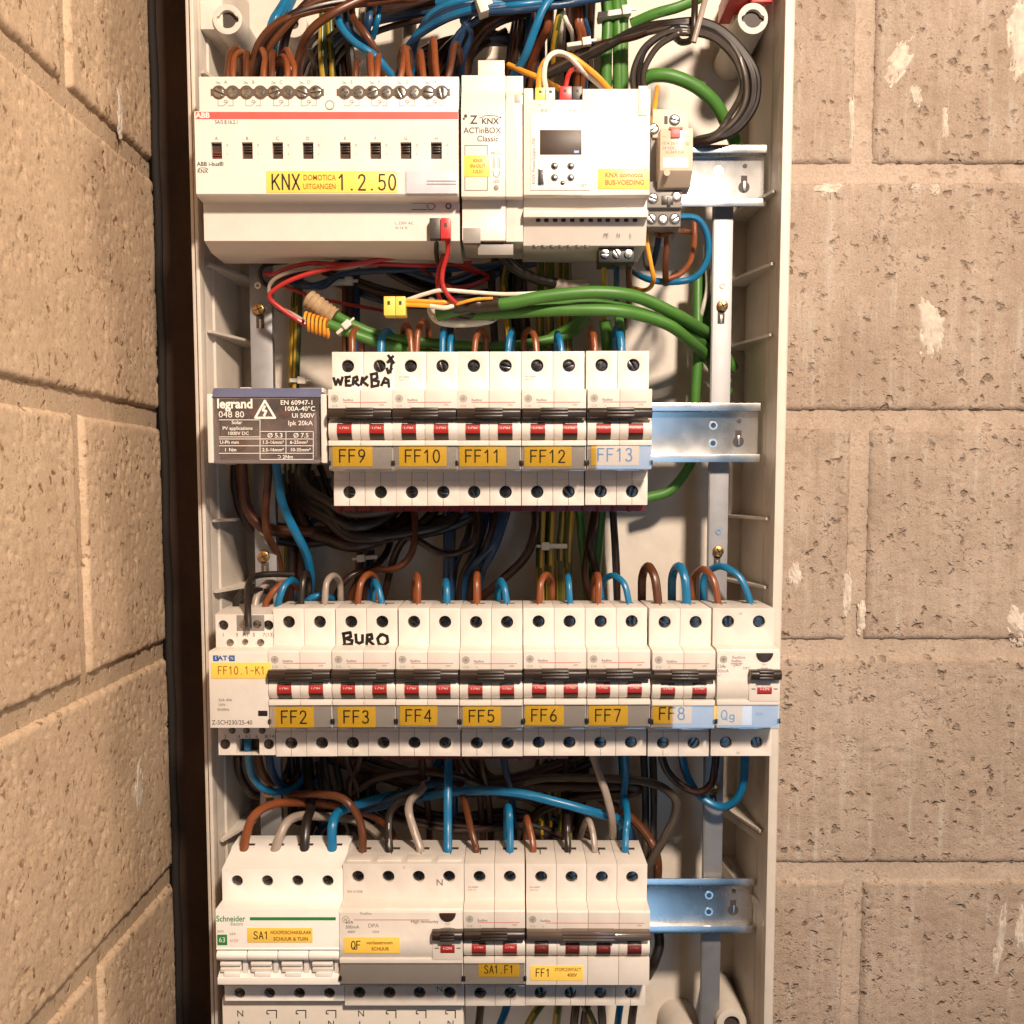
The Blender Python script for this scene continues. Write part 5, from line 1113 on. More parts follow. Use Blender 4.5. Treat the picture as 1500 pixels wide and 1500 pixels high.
wire("black wire of the left loop", "black", 1.4, [(650, 372, 665), (560, 376, 655), (480, 388, 650), (430, 402, 648), (400, 418, 649), (395, 432, 651), (404, 450, 652), (440, 470, 653)])
wire("black wire curling round the left post", "black", 1.3, [(420, 384, 672), (400, 386, 668), (386, 390, 666), (381, 402, 667), (386, 414, 670), (400, 424, 684)])
wire("dark red wire slanting behind the loops at the left", "red", 1.06, [(405, 415, 660), (440, 428, 664), (470, 438, 672), (560, 455, 700)])
wire("dark red wire slanting down at the right of the bus connector", "red", 1.06, [(660, 382, 660), (690, 392, 670), (715, 404, 690)])
wire("dark red wire curving under the actuator", "red", 1.06, [(590, 376, 664), (610, 388, 670), (632, 403, 690)])
wire("dark red wire in a low bow behind the hanging red wire", "red", 1.14, [(645, 412, 664), (665, 421, 662), (690, 418, 668), (715, 408, 690)])
wire("blue wire running level behind the red loops", "dkblue", 2.0, [(430, 410, 696), (470, 420, 690), (500, 402, 686), (560, 396, 680), (650, 394, 684), (740, 388, 700)])
wire("blue wire sagging behind the left loop", "dkblue", 2.0, [(425, 413, 690), (450, 419, 686), (475, 414, 688), (510, 395, 700)])
wire("dark grey cable running from the input module down to the right", "black", 3.0, [(722, 352, 630), (735, 372, 634), (755, 393, 640), (785, 408, 646), (815, 415, 650)], cat="cable")
wire("pale grey sleeve at the end of the dark cable", "grey", 3.6, [(812, 416, 650), (835, 420, 654), (858, 418, 660)], cat="sleeve", name="cable_sleeve")
wire("thin red wire entering the input module from below", "red", 0.97, [(724, 356, 626), (730, 366, 632), (738, 380, 650)])
sleeve("cable_bridle", "beige U-shaped cable bridle behind the heat-shrink sleeve", "cable bridle", TIEW, [(632, 440, 668), (633, 460, 652), (650, 472, 646), (690, 473, 645), (722, 466, 650), (727, 450, 668)], 2.4)
# wires under the power supply and the relay
wire("yellow earth wire below the black terminal plug", "yellow", 1.6, [(885, 380, 630), (885, 400, 636), (886, 425, 650), (884, 480, 680)]); wire("blue wire below the black terminal plug", "dkblue", 1.7, [(903, 380, 630), (903, 405, 636), (904, 440, 655), (906, 480, 684)]); wire("brown wire below the black terminal plug", "brown", 1.7, [(921, 380, 630), (921, 405, 636), (922, 440, 655), (916, 480, 684)])
wire("orange wire dropping from the relay socket", "orange", 1.3, [(950, 330, 630), (948, 355, 632), (953, 385, 634), (957, 412, 640), (945, 425, 660), (920, 420, 690)])
wire("blue wire swinging in a wide loop under the relay", "blue", 1.9, [(985, 318, 634), (1020, 320, 636), (1036, 345, 638), (1036, 380, 640), (1018, 406, 642), (985, 413, 644), (950, 409, 650), (925, 395, 668), (910, 380, 690)])
wire("blue wire hanging straight from the relay socket", "dkblue", 1.8, [(966, 330, 632), (963, 360, 640), (955, 390, 655), (948, 390, 670), (945, 370, 690)])
wire("brown wire hanging straight from the relay socket", "brown", 1.8, [(978, 330, 632), (977, 360, 634), (975, 385, 636), (975, 408, 642), (976, 415, 652), (990, 400, 690)])
wire("brown wire in a short loop under the relay", "rust", 1.6, [(1017, 325, 664), (1017, 355, 660), (1010, 385, 650), (995, 402, 644), (978, 409, 642)])
wire("light brown jumper on top of the relay base", "rust", 1.5, [(958, 332, 630), (966, 345, 634), (990, 338, 636), (1020, 342, 690)])
wire("orange wire running along the side of the power supply to the relay", "orange", 1.3, [(963, 128, 650), (960, 150, 628), (957, 185, 622), (962, 196, 624)])
wire("white wire hanging beside the right post", "white", 1.4, [(1032, 360, 696), (1036, 400, 688), (1036, 425, 686), (1030, 450, 688), (1022, 480, 696)])
# second to third row
wire("thick brown cable curving under the distribution block", "brown", 3.4, [(354, 670, 655), (355, 700, 662), (362, 745, 666), (385, 772, 668), (420, 778, 676), (500, 776, 690), (560, 755, 698), (600, 690, 704)]); wire("dark brown wire beside the thick one under the distribution block", "dkbrown", 3.0, [(345, 670, 670), (346, 720, 674), (362, 765, 682), (400, 790, 690), (470, 794, 696), (530, 765, 702), (560, 690, 706)])
wire("brown wire falling from the distribution block", "brown", 2.3, [(394, 670, 650), (393, 700, 650), (389, 750, 654), (392, 785, 662), (405, 810, 676), (415, 860, 690)])
wire("bright blue wire swooping from the distribution block to breaker FF2", "blue", 2.7, [(404, 668, 646), (406, 690, 646), (413, 735, 648), (432, 778, 654), (448, 810, 664), (455, 845, 676), (452, 880, 690)])
wire("blue wire glimpsed behind the thick brown cable", "blue", 2.2, [(355, 730, 690), (372, 748, 684), (395, 765, 684), (425, 772, 690), (460, 762, 700), (480, 700, 706)])
wire("blue wire bowing low behind breaker FF2", "blue", 2.0, [(446, 884, 668), (458, 875, 664), (475, 873, 668), (500, 882, 690)])
for k, (y0, y1, x1, c_, r) in enumerate(((790, 800, 560, "dkbrown", 4.0), (755, 772, 560, "black", 3.6), (735, 752, 590, "dkgrey", 3.2), (762, 790, 600, "dkbrown", 3.4), (745, 785, 640, "black", 3.2))):
    wire(f"dark cable sagging below breaker FF9, {('lowest','second lowest','grey topmost','middle','longest')[k]} of five", c_, r, [(430 + k * 6, 690 - k * 8, 700), (445, y0 - 25, 688), (480, y0, 680), (520, y1, 678), (x1, y1 - 12, 684), (x1 + 40, y1 - 50, 698), (x1 + 60, y1 - 120, 706)], cat="cable")
wire("brown wire curling in a loop below breaker FF10", "brown", 2.2, [(606, 740, 690), (608, 770, 682), (606, 800, 676), (595, 822, 674), (575, 834, 676), (548, 836, 684), (520, 858, 694), (505, 910, 702)]); wire("dark wire rising to the loop below breaker FF10", "dkbrown", 2.3, [(560, 890, 690), (568, 850, 686), (580, 810, 682), (595, 788, 680), (612, 792, 680), (640, 808, 682), (662, 812, 682), (690, 800, 682), (699, 775, 684), (697, 735, 692)])
wire("dark wire arching above breaker FF3", "dkbrown", 2.2, [(486, 890, 680), (500, 858, 680), (520, 840, 682), (545, 832, 690), (570, 800, 700), (580, 720, 706)])
wire("dark blue wire crossing below breaker FF10", "dkblue", 1.9, [(480, 740, 706), (520, 770, 700), (560, 778, 694), (610, 778, 690), (650, 768, 690), (685, 748, 696)])
for k, (xa, xb, c_, r) in enumerate(((726, 690, "dkbrown", 2.2), (740, 702, "dkblue", 2.4), (735, 680, "dkblue", 2.9))):
    wire(f"wire slanting down left below breaker FF11, {('brown','right blue','left blue')[k]} one", c_, r, [(xa + 6, 735, 700), (xa - 2, 765, 692), (xa - 14, 800, 690), (xb + 4, 840, 692), (xb - 6, 895, 700)])
wire("dark brown cable sweeping from breaker FF12 down to breaker FF5", "dkbrown", 2.8, [(784, 740, 696), (784, 775, 690), (770, 815, 688), (735, 850, 690), (700, 880, 698)])
wire("dark brown wire kinked behind breaker FF7", "dkbrown", 2.4, [(875, 740, 696), (872, 770, 690), (865, 800, 688), (872, 830, 690), (880, 890, 698)])
wire("dark brown cable leaning on breaker FF7", "dkbrown", 2.4, [(868, 895, 690), (858, 845, 688), (862, 800, 692), (872, 745, 700)])
wire("dark green cable behind breaker FF7", "green", 2.82, [(848, 735, 700), (852, 780, 700), (858, 840, 700), (862, 900, 702)], cat="cable")
# third to fourth row
wire("blue wire curling under the contactor", "blue", 2.2, [(363, 1082, 630), (363, 1096, 628), (364, 1115, 638), (370, 1138, 648), (385, 1155, 654), (405, 1160, 664), (436, 1150, 684), (452, 1115, 698), (455, 1040, 706)]); wire("dark wire curling under the contactor", "dkbrown", 2.6, [(348, 1105, 660), (350, 1130, 664), (360, 1152, 668), (375, 1165, 674), (400, 1158, 690), (425, 1120, 702), (430, 1040, 706)]); wire("brown wire under the contactor", "brown", 2.4, [(378, 1105, 660), (384, 1130, 664), (396, 1145, 672), (426, 1148, 690), (445, 1115, 700), (450, 1040, 706)])
wire("dark blue wire under the contactor", "dkblue", 2.4, [(394, 1105, 660), (398, 1130, 664), (412, 1150, 674), (440, 1158, 690), (470, 1130, 702), (480, 1040, 706)])
wire("bright blue cable lying across above breaker SA1.F1", "blue", 2.9, [(470, 1260, 706), (505, 1198, 698), (560, 1180, 690), (640, 1163, 676), (700, 1158, 664), (760, 1162, 656), (820, 1176, 652), (870, 1190, 654), (908, 1202, 668), (926, 1230, 688), (930, 1300, 700)]); wire("dark blue cable rising to the left above device QF", "dkblue", 2.9, [(445, 1260, 706), (480, 1205, 698), (530, 1186, 690), (580, 1168, 682), (640, 1148, 680), (720, 1150, 690), (780, 1138, 700), (800, 1080, 706)])
wire("dark cable arching above device QF", "dkbrown", 3.0, [(440, 1250, 706), (470, 1185, 700), (520, 1158, 690), (560, 1138, 684), (620, 1130, 680), (680, 1140, 680), (730, 1162, 690), (790, 1180, 700), (830, 1280, 706)])
wire("grey cable running right and looping down beside breaker FF1", "dkgrey", 2.7, [(680, 1080, 706), (705, 1135, 700), (745, 1150, 692), (800, 1140, 682), (880, 1140, 670), (950, 1146, 662), (985, 1165, 660), (990, 1190, 660), (975, 1225, 660), (955, 1260, 662), (945, 1290, 668), (940, 1340, 680)])
wire("dark cable loop end above breaker FF1", "dkbrown", 3.4, [(690, 1080, 706), (712, 1135, 700), (765, 1150, 690), (840, 1152, 680), (910, 1150, 676), (935, 1156, 676), (910, 1163, 680), (840, 1170, 690), (780, 1200, 700), (760, 1290, 706)])
wire("grey wire slanting down across the bright blue cable", "grey", 2.3, [(868, 1105, 655), (880, 1140, 650), (890, 1170, 648), (897, 1205, 652), (897, 1250, 680)])
wire("dark brown cable curving down beside breaker FF1", "brown", 2.8, [(835, 1080, 706), (850, 1140, 700), (880, 1170, 690), (915, 1190, 680), (945, 1220, 672), (962, 1255, 668), (962, 1300, 676), (955, 1350, 690)])
wire("blue wire under breaker FF7", "blue", 2.2, [(916, 1104, 650), (917, 1130, 656), (912, 1180, 680), (908, 1230, 694)])
wire("dark brown wire looping under breaker FF8", "dkbrown", 2.4, [(968, 1104, 652), (978, 1130, 654), (1000, 1152, 656), (1025, 1160, 656), (1042, 1148, 654), (1047, 1125, 652), (1049, 1104, 652)]); wire("blue wire looping under the device marked Qg", "blue", 2.5, [(998, 1104, 656), (1006, 1135, 660), (1025, 1165, 664), (1055, 1182, 660), (1078, 1172, 654), (1089, 1145, 650), (1091, 1104, 648)])
for k, (xa, xb) in enumerate(((505, 522), (530, 512), (617, 622), (703, 712), (668, 700))):
    wire(f"dark wire hanging under the third row, {('first','second','third','fourth','fifth')[k]} from the left", "dkbrown", 2.2, [(xa, 1100, 668), (xa + (xb - xa) * .4, 1125, 676), (xb, 1150, 686), (xb + 6, 1200, 698), (xb + 10, 1300, 706)])
wire("dark blue wire hanging under breaker FF5", "dkblue", 2.2, [(737, 1100, 664), (741, 1130, 674), (750, 1170, 692), (755, 1300, 706)])
wire("black cable down the right side of breaker FF1", "black", 3.2, [(958, 1330, 690), (966, 1380, 684), (958, 1410, 682), (948, 1430, 690)])
# below the bottom row
wire("dark brown wire under breaker SA1.F1", "dkbrown", 2.4, [(705, 1468, 650), (703, 1485, 654), (700, 1520, 662)]); wire("blue wire under breaker SA1.F1", "blue", 2.4, [(744, 1468, 650), (739, 1485, 650), (727, 1515, 654)]); wire("blue wire under breaker FF1", "blue", 2.2, [(909, 1468, 650), (906, 1490, 652), (902, 1525, 660)])
for k, (xa, xb, c_) in enumerate(((820, 812, "olive"), (845, 838, "dkbrown"), (850, 880, "olive"), (800, 760, "olive"), (862, 852, "dkbrown"), (930, 922, "black"), (880, 884, "dkgrey"))):
    wire(f"{CNAME[c_]} wire under breaker FF1, {('second','third','fifth','first','fourth','last','sixth')[k]} from the left", c_, 2.6, [(xa, 1462, 660), ((xa + xb) / 2, 1490, 666), (xb, 1530, 680)])
# top of the enclosure
MASS = MB(); MASSCOL = ["dkbrown", "black", "dkblue", "dkgrey", "brown"]
def bundle(n, col, r, path, spread, label, group, cat="wire", zsp=6, seed=1, k=5, mass=False):
    rg = random.Random(seed)
    for i in range(n):
        ox, oy = rg.uniform(-spread, spread), rg.uniform(-spread * .5, spread * .5); od = rg.uniform(-zsp, zsp)
        c_ = col if isinstance(col, str) else col[i % len(col)]
        if mass:
            MASS.cur = MASSCOL.index(c_)
            MASS.tube(catmull([P(a + ox + rg.uniform(-2, 2), b + oy + rg.uniform(-2, 2), d + od) for a, b, d in path], k), r * rg.uniform(.92, 1.06), 8); continue
        lb = label.replace("#", CNAME[c_])
        wire(lb, c_, r * rg.uniform(.92, 1.06), [(a + ox + rg.uniform(-2, 2), b + oy + rg.uniform(-2, 2), d + od) for a, b, d in path], group + " - " + CNAME[c_], k=k)
for k, px_ in enumerate((333, 341, 360, 386, 398, 421, 431, 440)):
    wire(f"brown wire looping into the top left half of the wide actuator, {('first','second','third','fourth','fifth','sixth','seventh','eighth')[k]} from the left", ("brown", "rust", "brown", "rust", "brown", "rust", "rust", "dkbrown")[k], 1.75, [(px_, 118, 636), (px_ + .5, 100, 638), (px_ + (5, 3, 1, 2, 1, -2, -6, 8)[k], 76 + (k * 7) % 12, 643), (px_ + (16, 14, 3, -3, 3, -7, -12, 14)[k], 72 + (k * 5) % 14, 652), (px_ + (22, 22, 6, -8, 6, -12, -16, 20)[k], 95, 668), (px_ + 22, 130, 684)], GW)
for k, (px_, tp, ln, c_) in enumerate(((520, 92, 2, "brown"), (545, 84, -2, "rust"), (552, 86, 2, "rust"), (586, 76, 8, "rust"), (602, 74, -8, "rust"), (621, 80, -4, "rust"), (641, 64, -5, "rust"), (655, 70, 10, "brown"))):
    wire(f"brown wire looping into the top right half of the wide actuator, {('first','second','third','fourth','fifth','sixth','seventh','eighth')[k]} from the left", c_, 1.8, [(px_, 118, 636), (px_ + ln * .5, 100, 638), (px_ + ln, tp, 644), (px_ + ln * 1.5, tp - 3, 654), (px_ + ln * 2, 95, 672), (px_, 130, 690)], GW)
for k, (a, b, c, d_) in enumerate(((430, 30, 366, 2.4), (445, 22, 372, 2.4), (470, 8, 385, 2.2))):
    wire(f"brown wire arching left above the wide actuator, {('lower','middle','upper')[k]} of three", ("brown", "dkbrown", "brown")[k], d_, [(c, 128, 668), (c + 4, 95, 658), (c + 16, 60, 652), (a - 20, b + 2, 648), (a + 30, b - 16, 650), (a + 100, b - 26 , 658), (a + 180, b - 34, 670)], GW)
wire("brown wire arching in front of the white boss", "brown", 2.4, [(432, 120, 672), (440, 75, 662), (455, 45, 652), (490, 18, 648), (540, -6, 652)]); wire("dark brown wire slanting left of the white boss", "dkbrown", 2.6, [(408, 125, 674), (415, 70, 664), (425, 35, 660), (450, 5, 658), (480, -20, 660)])
bundle(7, "blue", 1.9, [(388, 112, 684), (394, 75, 672), (402, 35, 664), (412, 15, 668), (430, -15, 680)], 8, "# wire in the blue bundle behind the left half of the actuator", "blue bundle at the top left", zsp=5, seed=3)
bundle(4, "olive", 2.1, [(478, -15, 690), (477, 40, 688), (478, 90, 688), (480, 130, 690)], 9, "# wire in the earth bundle above the middle of the actuator", "earth bundle at the top left", seed=4)
bundle(6, ("dkbrown", "black"), 2.2, [(500, -15, 694), (498, 50, 690), (505, 130, 694)], 14, "# wire hanging behind the middle of the actuator", "dark wires at the top middle", seed=5, mass=True)
wire("bright blue wire curving down right behind the actuator", "blue", 2.1, [(498, -5, 660), (494, 15, 656), (500, 40, 652), (520, 62, 650), (545, 78, 650), (562, 95, 652), (580, 120, 660)]); wire("dark blue wire following the bright blue curve", "dkblue", 2.0, [(505, 2, 664), (508, 38, 660), (528, 60, 658), (550, 75, 660), (578, 122, 672)])
wire("brown wire crossing the bright blue curve", "brown", 2.1, [(515, -8, 664), (517, 25, 656), (532, 45, 650), (548, 70, 652), (562, 110, 664)]); wire("white wire arching beside the brown pair above the actuator", "white", 1.0, [(553, 118, 648), (552, 95, 650), (548, 82, 656), (543, 80, 664)])
bundle(3, ("grey", "white", "grey"), 1.9, [(528, -15, 680), (526, 25, 674), (528, 60, 684)], 9, "# wire at the top behind the bright blue curve", "pale wires at the top", seed=6); bundle(2, "dkblue", 1.9, [(548, -12, 676), (541, 30, 668), (536, 60, 680)], 4, "# short wire hanging from the top behind the curve", "blue wires at the top", seed=8); wire("short blue wire hanging beside the dark ones at the top", "blue", 1.7, [(556, 10, 672), (553, 30, 670), (546, 56, 678)])
wire("pale grey conduit standing at the top behind the blue arcs", "grey", 4.4, [(598, -20, 700), (600, 30, 698), (599, 70, 700)], cat="conduit", name="conduit"); wire("white wire beside the pale grey conduit", "white", 1.3, [(618, -15, 690), (621, 15, 688), (625, 40, 690)])
for k in range(6):
    wire(f"blue wire arching from the top bundle down to the actuator, {('lowest','second','third','fourth','fifth','top')[k]} of six", ("dkblue", "blue", "blue", "dkblue", "dkblue", "blue")[k], 2.0, [(582 + k * 4, 125, 690), (590 + k * 3, 85 - k * 2, 676), (604 + k * 3, 60 - k * 4, 666 - k), (635, 38 - k * 4, 658 - k), (670, 22 - k * 4, 652 - k), (720, 12 - k * 3, 650), (790, 8 - k * 4, 652), (860, 0 - k * 5, 660)], GW, k=6)
for k in range(9):
    c_ = ("dkblue", "dkblue", "blue", "dkblue", "dkblue", "dkblue", "blue", "dkblue", "dkblue")[k]
    wire(f"{CNAME[c_]} wire in the level bundle along the top edge, strand {('one','two','three','four','five','six','seven','eight','nine')[k]} from below", c_, 2.0, [(640, 28 - k * 4, 662), (690, 19 - k * 4, 652 + (k % 3) * 4), (760, 15 - k * 4, 648 + (k % 2) * 4), (830, 6 - k * 4, 648 + (k % 3) * 3), (900, -6 - k * 4, 656)], GW, k=6)
for k, (a, b) in enumerate(((706, 650), (690, 655), (684, 668))): wire(f"dark blue wire drooping left of the input module, {('right','middle','left')[k]} of three", "dkblue", 2.0, [(a + 10, 10, 656), (a - 6, 28, 656), (b + 22, 50, 660), (b + 10, 85, 668), (b + 8, 125, 684)], GW)
wire("blue wire slanting down across the brown wires behind the power supply", "blue", 2.3, [(812, -8, 646), (796, 12, 644), (783, 45, 646), (770, 80, 652), (752, 112, 664), (742, 130, 680)], GW)
bundle(14, ("dkbrown", "brown", "dkbrown", "brown"), 2.0, [(676, 130, 690), (680, 80, 680), (700, 45, 672), (725, 25, 668), (770, 10, 672)], 16, "# wire fanning out behind the input module", "brown fan at the top middle", seed=11)
bundle(12, ("dkbrown", "dkbrown", "black"), 2.0, [(650, 122, 694), (662, 90, 690), (690, 60, 690), (720, 40, 696)], 22, "# wire tangled above the right end of the actuator", "brown tangle above the actuator", seed=12, mass=True)
bundle(18, ("brown", "dkbrown", "dkblue", "brown", "olive", "dkbrown"), 1.9, [(778, -10, 684), (775, 30, 680), (768, 75, 684), (760, 135, 694)], 20, "# wire hanging behind the top of the power supply, left group", "left group behind the power supply", seed=13, zsp=9)
bundle(6, ("rust", "dkblue", "rust"), 1.9, [(848, -10, 670), (850, 30, 666), (856, 60, 672), (850, 140, 690)], 9, "# wire hanging behind the top of the power supply, right group", "right group behind the power supply", seed=14)
wire("yellow green wire hanging in front of the brown group", "olive", 2.0, [(822, 8, 654), (818, 30, 654), (811, 65, 664), (806, 130, 688)]); wire("white wire forking right from the yellow green one", "white", 1.4, [(822, 12, 654), (830, 32, 656), (838, 50, 668), (842, 90, 690)]); wire("copper coloured wire forking from the yellow green one", "rust", 2.4, [(804, 12, 656), (802, 40, 658), (790, 65, 670), (770, 110, 688)])
bundle(10, ("dkbrown", "black", "dkbrown"), 2.1, [(830, -10, 700), (828, 60, 698), (826, 140, 700)], 40, "# wire far back behind the power supply", "dark wires far back at the top", seed=15, mass=True, zsp=6)
wire("white core arching out of the yellow and white connector", "white", 1.5, [(800, 132, 617), (797, 110, 617), (801, 88, 618), (815, 77, 620), (832, 82, 624), (850, 100, 630), (868, 116, 636), (890, 135, 645)]); wire("orange core arching out of the yellow and white connector", "orange", 1.6, [(789, 132, 617), (790, 110, 618), (797, 92, 622), (812, 79, 625), (835, 82, 628), (858, 98, 630), (878, 115, 634), (900, 140, 645)]); wire("red wire bending out of the red connector", "red", 1.32, [(828, 130, 618), (831, 115, 620), (835, 105, 626), (842, 101, 636), (848, 104, 650)])
wire("orange wire lying behind the yellow and white connector", "orange", 1.6, [(745, 95, 664), (765, 104, 654), (785, 112, 648), (805, 122, 646), (830, 136, 660)])
for k, (x0, x1) in enumerate(((890, 888), (905, 906), (912, 912))): wire(f"green bus cable running down behind the power supply, {('left','middle','right')[k]} of three", "green", 3.43, [(x0 - 4, -20, 680), (x0, 30, 676), (x1, 90, 678), (x1, 160, 684), (x1, 240, 696)], cat="cable", name="bus_cable")
wire("green bus cable rising right to the top edge", "green", 2.99, [(925, 35, 676), (960, 20, 670), (1000, 8, 668), (1060, -20, 672)], cat="cable", name="bus_cable"); wire("bright green bus cable arching over the white back panel to the rail", "green", 3.87, [(935, 122, 668), (955, 111, 664), (985, 112, 662), (1020, 127, 664), (1048, 152, 668), (1066, 185, 674), (1078, 215, 682), (1080, 260, 696)], cat="cable", name="bus_cable")
for k, (r0, o0, c_) in enumerate(((0, 0, "black"), (8, -5, "black"), (-9, 4, "dkgrey"), (3, 6, "dkbrown"))):
    wire(f"black cable coiled in a ring at the top right, {('main','outer','inner','last')[k]} turn", c_, 1.9, [(790, 118 - k * 3, 676), (870, 80 - k * 4, 666), (930, 48 + o0, 658), (980, 37 - r0 * .5, 652), (1030, 36 - r0 * .6, 650), (1070, 58 - r0 * .6, 650), (1098 + r0, 100, 650), (1102 + r0, 140, 652), (1090 + r0, 170, 654), (1065 + r0, 195, 656), (1035, 205 + k, 658), (1012, 206 + k, 664)], cat="cable", name="cable")
for k, (a, b) in enumerate(((929, 3), (937, -2), (944, 6))): wire(f"black cable of the ring dropping to the power supply, {('left','middle','right')[k]} of three", ("dkgrey", "black", "dkgrey")[k], 1.8, [(a, 140, 660), (a - 1, 105, 654), (a + 12 + b, 70, 650), (a + 45, 46 + b, 648), (1000, 42 + b, 648), (1040, 48 + b, 648), (1072, 75 + b, 650), (1087, 115, 652), (1085, 140, 654), (1068, 170, 658), (1050, 195, 660), (1020, 204, 664)], cat="cable", name="cable")
# vertical bundles running between the rows, behind everything
bundle(4, "olive", 2.3, [(443, 380, 698), (437, 450, 694), (433, 560, 694), (428, 660, 698), (430, 760, 702), (424, 900, 704)], 8, "# wire in the earth bundle left of breaker FF9", "earth bundle at the left", seed=21)
bundle(8, "olive", 2.2, [(812, 360, 704), (812, 460, 702), (812, 600, 702), (814, 740, 700), (812, 830, 698), (814, 1000, 704), (812, 1200, 702), (815, 1300, 704)], 22, "# wire in the wide earth bundle behind breaker FF12", "wide earth bundle", seed=22, zsp=3)
bundle(8, ("brown", "dkblue", "dkbrown"), 2.1, [(512, 375, 704), (512, 460, 700), (515, 600, 702), (535, 760, 700), (530, 900, 702), (535, 1050, 704), (535, 1200, 702)], 13, "# wire in the bundle behind breaker FF9", "bundle behind breaker FF9", seed=23, zsp=5)
bundle(8, ("dkblue", "brown", "dkblue", "dkbrown"), 2.1, [(650, 375, 704), (655, 520, 702), (656, 740, 700), (656, 830, 698), (656, 1000, 702), (660, 1200, 704)], 10, "# wire in the bundle behind breaker FF10", "bundle behind breaker FF10", seed=24, zsp=5)
bundle(8, ("dkbrown", "black", "dkbrown", "brown"), 2.4, [(430, 690, 706), (440, 760, 700), (438, 850, 700), (430, 1000, 704), (440, 1120, 700), (440, 1200, 704)], 16, "# wire in the dark bundle behind breaker FF2", "dark bundle at the left", seed=25, zsp=6)
bundle(5, ("dkblue", "dkbrown", "brown", "dkblue"), 1.9, [(893, 500, 704), (892, 650, 704), (892, 740, 700), (897, 830, 698), (900, 960, 702), (905, 1100, 698), (915, 1260, 702)], 8, "# wire in the bundle behind breaker FF7", "bundle behind breaker FF7", seed=26, zsp=4)
bundle(7, ("dkbrown", "black"), 2.4, [(745, 375, 704), (740, 420, 698), (748, 520, 702)], 26, "# wire in the dark tangle under the input module", "dark tangle under the input module", seed=27, mass=True, zsp=6)
bundle(8, ("dkbrown", "black", "dkblue", "dkbrown"), 2.2, [(560, 372, 706), (590, 395, 698), (660, 420, 696), (720, 400, 700), (780, 380, 706)], 18, "# wire bowing under the actuator", "dark wires under the actuator", seed=28, mass=True, zsp=5)
bundle(7, ("dkbrown", "black", "dkbrown"), 2.5, [(545, 1130, 702), (620, 1152, 694), (720, 1158, 692), (820, 1140, 694), (880, 1160, 700)], 14, "# cable lying across above the bottom row", "dark cables above the bottom row", cat="cable", seed=29, mass=True, zsp=6)
bundle(6, ("dkbrown", "black"), 2.3, [(470, 1110, 704), (478, 1160, 700), (500, 1230, 704)], 24, "# wire hanging above the main switch", "dark wires above the main switch", seed=30, mass=True, zsp=5)
bundle(4, ("dkbrown", "black"), 2.4, [(852, 1105, 700), (850, 1160, 698), (840, 1240, 702)], 16, "# wire hanging above breaker FF1", "dark wires above breaker FF1", seed=31, mass=True)
bundle(3, ("dkgrey", "dkbrown"), 2.3, [(948, 1100, 700), (953, 1170, 698), (950, 1300, 702)], 7, "# cable running down right of breaker FF1", "cables right of breaker FF1", cat="cable", seed=32)
bundle(3, "olive", 1.6, [(745, 380, 690), (738, 420, 686), (742, 480, 684), (746, 520, 690)], 3, "# thin wire bending behind the green cables", "thin earth wires", seed=33, zsp=3)
bundle(10, ("dkbrown", "black", "dkbrown", "dkblue"), 1.8, [(455, 128, 700), (480, 70, 694), (540, 30, 690), (640, 10, 690)], 26, "# thin wire tangled behind the middle of the actuator top", "thin tangle at the top", seed=41, mass=True, zsp=7)
bundle(8, ("black", "dkbrown"), 2.0, [(600, 125, 700), (640, 80, 696), (700, 60, 694), (760, 70, 700)], 24, "# wire sagging behind the input module top", "sagging wires at the top", seed=42, mass=True, zsp=6)
bundle(9, ("dkbrown", "black", "dkgrey"), 2.2, [(470, 690, 704), (500, 745, 696), (570, 775, 692), (650, 765, 696), (720, 735, 704)], 22, "# cable slung under the second row", "cables slung under the second row", cat="cable", seed=43, mass=True, zsp=6)
bundle(6, ("dkbrown", "dkblue", "black"), 2.0, [(700, 738, 704), (690, 790, 698), (670, 840, 698), (665, 900, 704)], 26, "# wire slanting behind breakers FF4 and FF5", "slanting wires behind the third row", seed=44, mass=True)
bundle(12, ("dkbrown", "black", "dkbrown", "brown"), 2.3, [(500, 1105, 704), (590, 1135, 698), (680, 1150, 696), (780, 1135, 698), (860, 1105, 704)], 24, "# cable slung under the third row", "cables slung under the third row", cat="cable", seed=45, mass=True, zsp=6)
bundle(9, ("dkbrown", "black"), 2.2, [(560, 1160, 704), (600, 1190, 700), (690, 1205, 700), (780, 1200, 700), (850, 1230, 704)], 26, "# cable lying behind the top of the bottom row", "cables behind the bottom row", cat="cable", seed=46, mass=True, zsp=4)
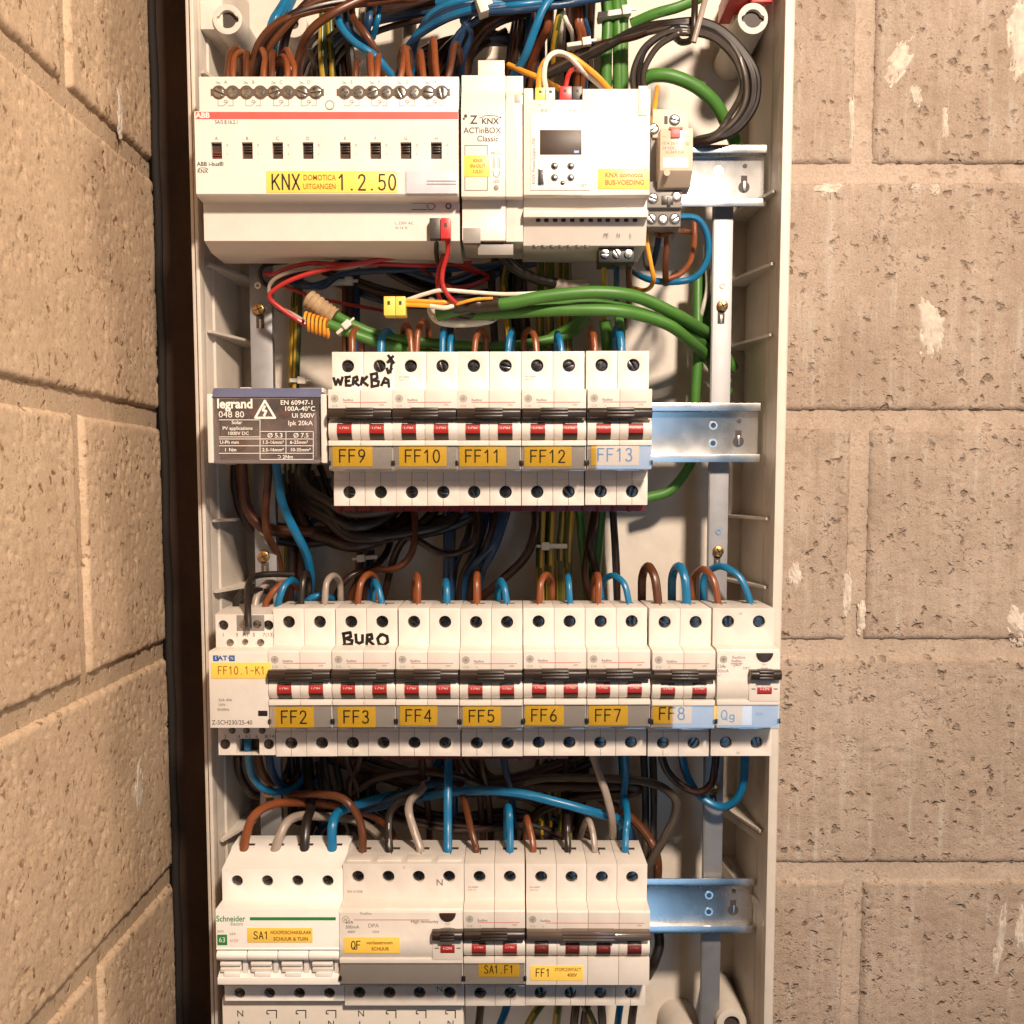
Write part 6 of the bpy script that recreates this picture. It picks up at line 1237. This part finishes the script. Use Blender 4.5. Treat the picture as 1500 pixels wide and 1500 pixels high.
bundle(7, ("dkbrown", "black", "dkblue"), 1.8, [(480, 400, 704), (560, 430, 700), (640, 440, 700), (720, 430, 704)], 24, "# thin wire behind the loose yellow connector", "thin wires behind the yellow connector", seed=47, mass=True, zsp=4)
tk = part(None, "wire_tangle", MASS.mesh("wire_tangle", merge=False), [WC[q] for q in MASSCOL]); tk["kind"] = "stuff"; tk["label"] = "mass of dark thin wires tangled against the back of the enclosure"; tk["category"] = "wires"
# cable ties
def tie(px, py, D, wpx, hpx, label, rot=0, depth=7, head=True):
    c = P(px, py, D); w2, h2 = wpx * D / FPX / 2, hpx * D / FPX / 2
    o = thing("cable_tie", label, "cable tie", c); o.rotation_euler = (0, R(rot), 0)
    part(o, "strap", MB().box(-w2, w2, 0, depth, -h2, h2).mesh("strap", .5), TIEW)
    if head: part(o, "tie_head", MB().box(w2 - 5, w2, -2, 2, -h2 - 1, h2 + 1).mesh("head", .4), TIEW); part(o, "tail", MB().box(w2 - 1, w2 + 3.2, -1.4, -.4, -h2 * .6, h2 * .6).mesh("tail", .2), TIEW)
tie(436, 557, 688, 24, 6, "white cable tie round the earth bundle above the distribution block"); tie(812, 800, 692, 38, 7, "white cable tie round the wide earth bundle below breaker FF12", 180); tie(538, 817, 690, 30, 6, "white cable tie round the dark bundle below breaker FF9", 175)
tie(503, 480, 646, 26, 5, "white cable tie round the two green cables at the left", -40, 9); tie(900, 18, 668, 46, 8, "white cable tie round the green cables at the top", -8, 10); tie(705, 5, 642, 14, 22, "grey cable tie hanging from the blue bundle at the top", -20, 10)
tie(848, 63, 662, 34, 6, "grey cable tie round the orange and blue wires behind the power supply", -8); tie(500, 412, 694, 34, 7, "pale cable tie round the wires behind breaker FF9")
sleeve("strap_end", "dark hook strap holding the black cable ring", "strap", SHRINK, [(1018, -10, 652), (1017, 25, 646), (1014, 55, 648), (1000, 62, 656), (990, 56, 664)], 1.9); sleeve("strap_end", "grey strap tail beside the black cable ring", "strap", WC["grey"], [(1036, -12, 648), (1026, 25, 643), (1016, 62, 643)], 1.6)
bake_texts()
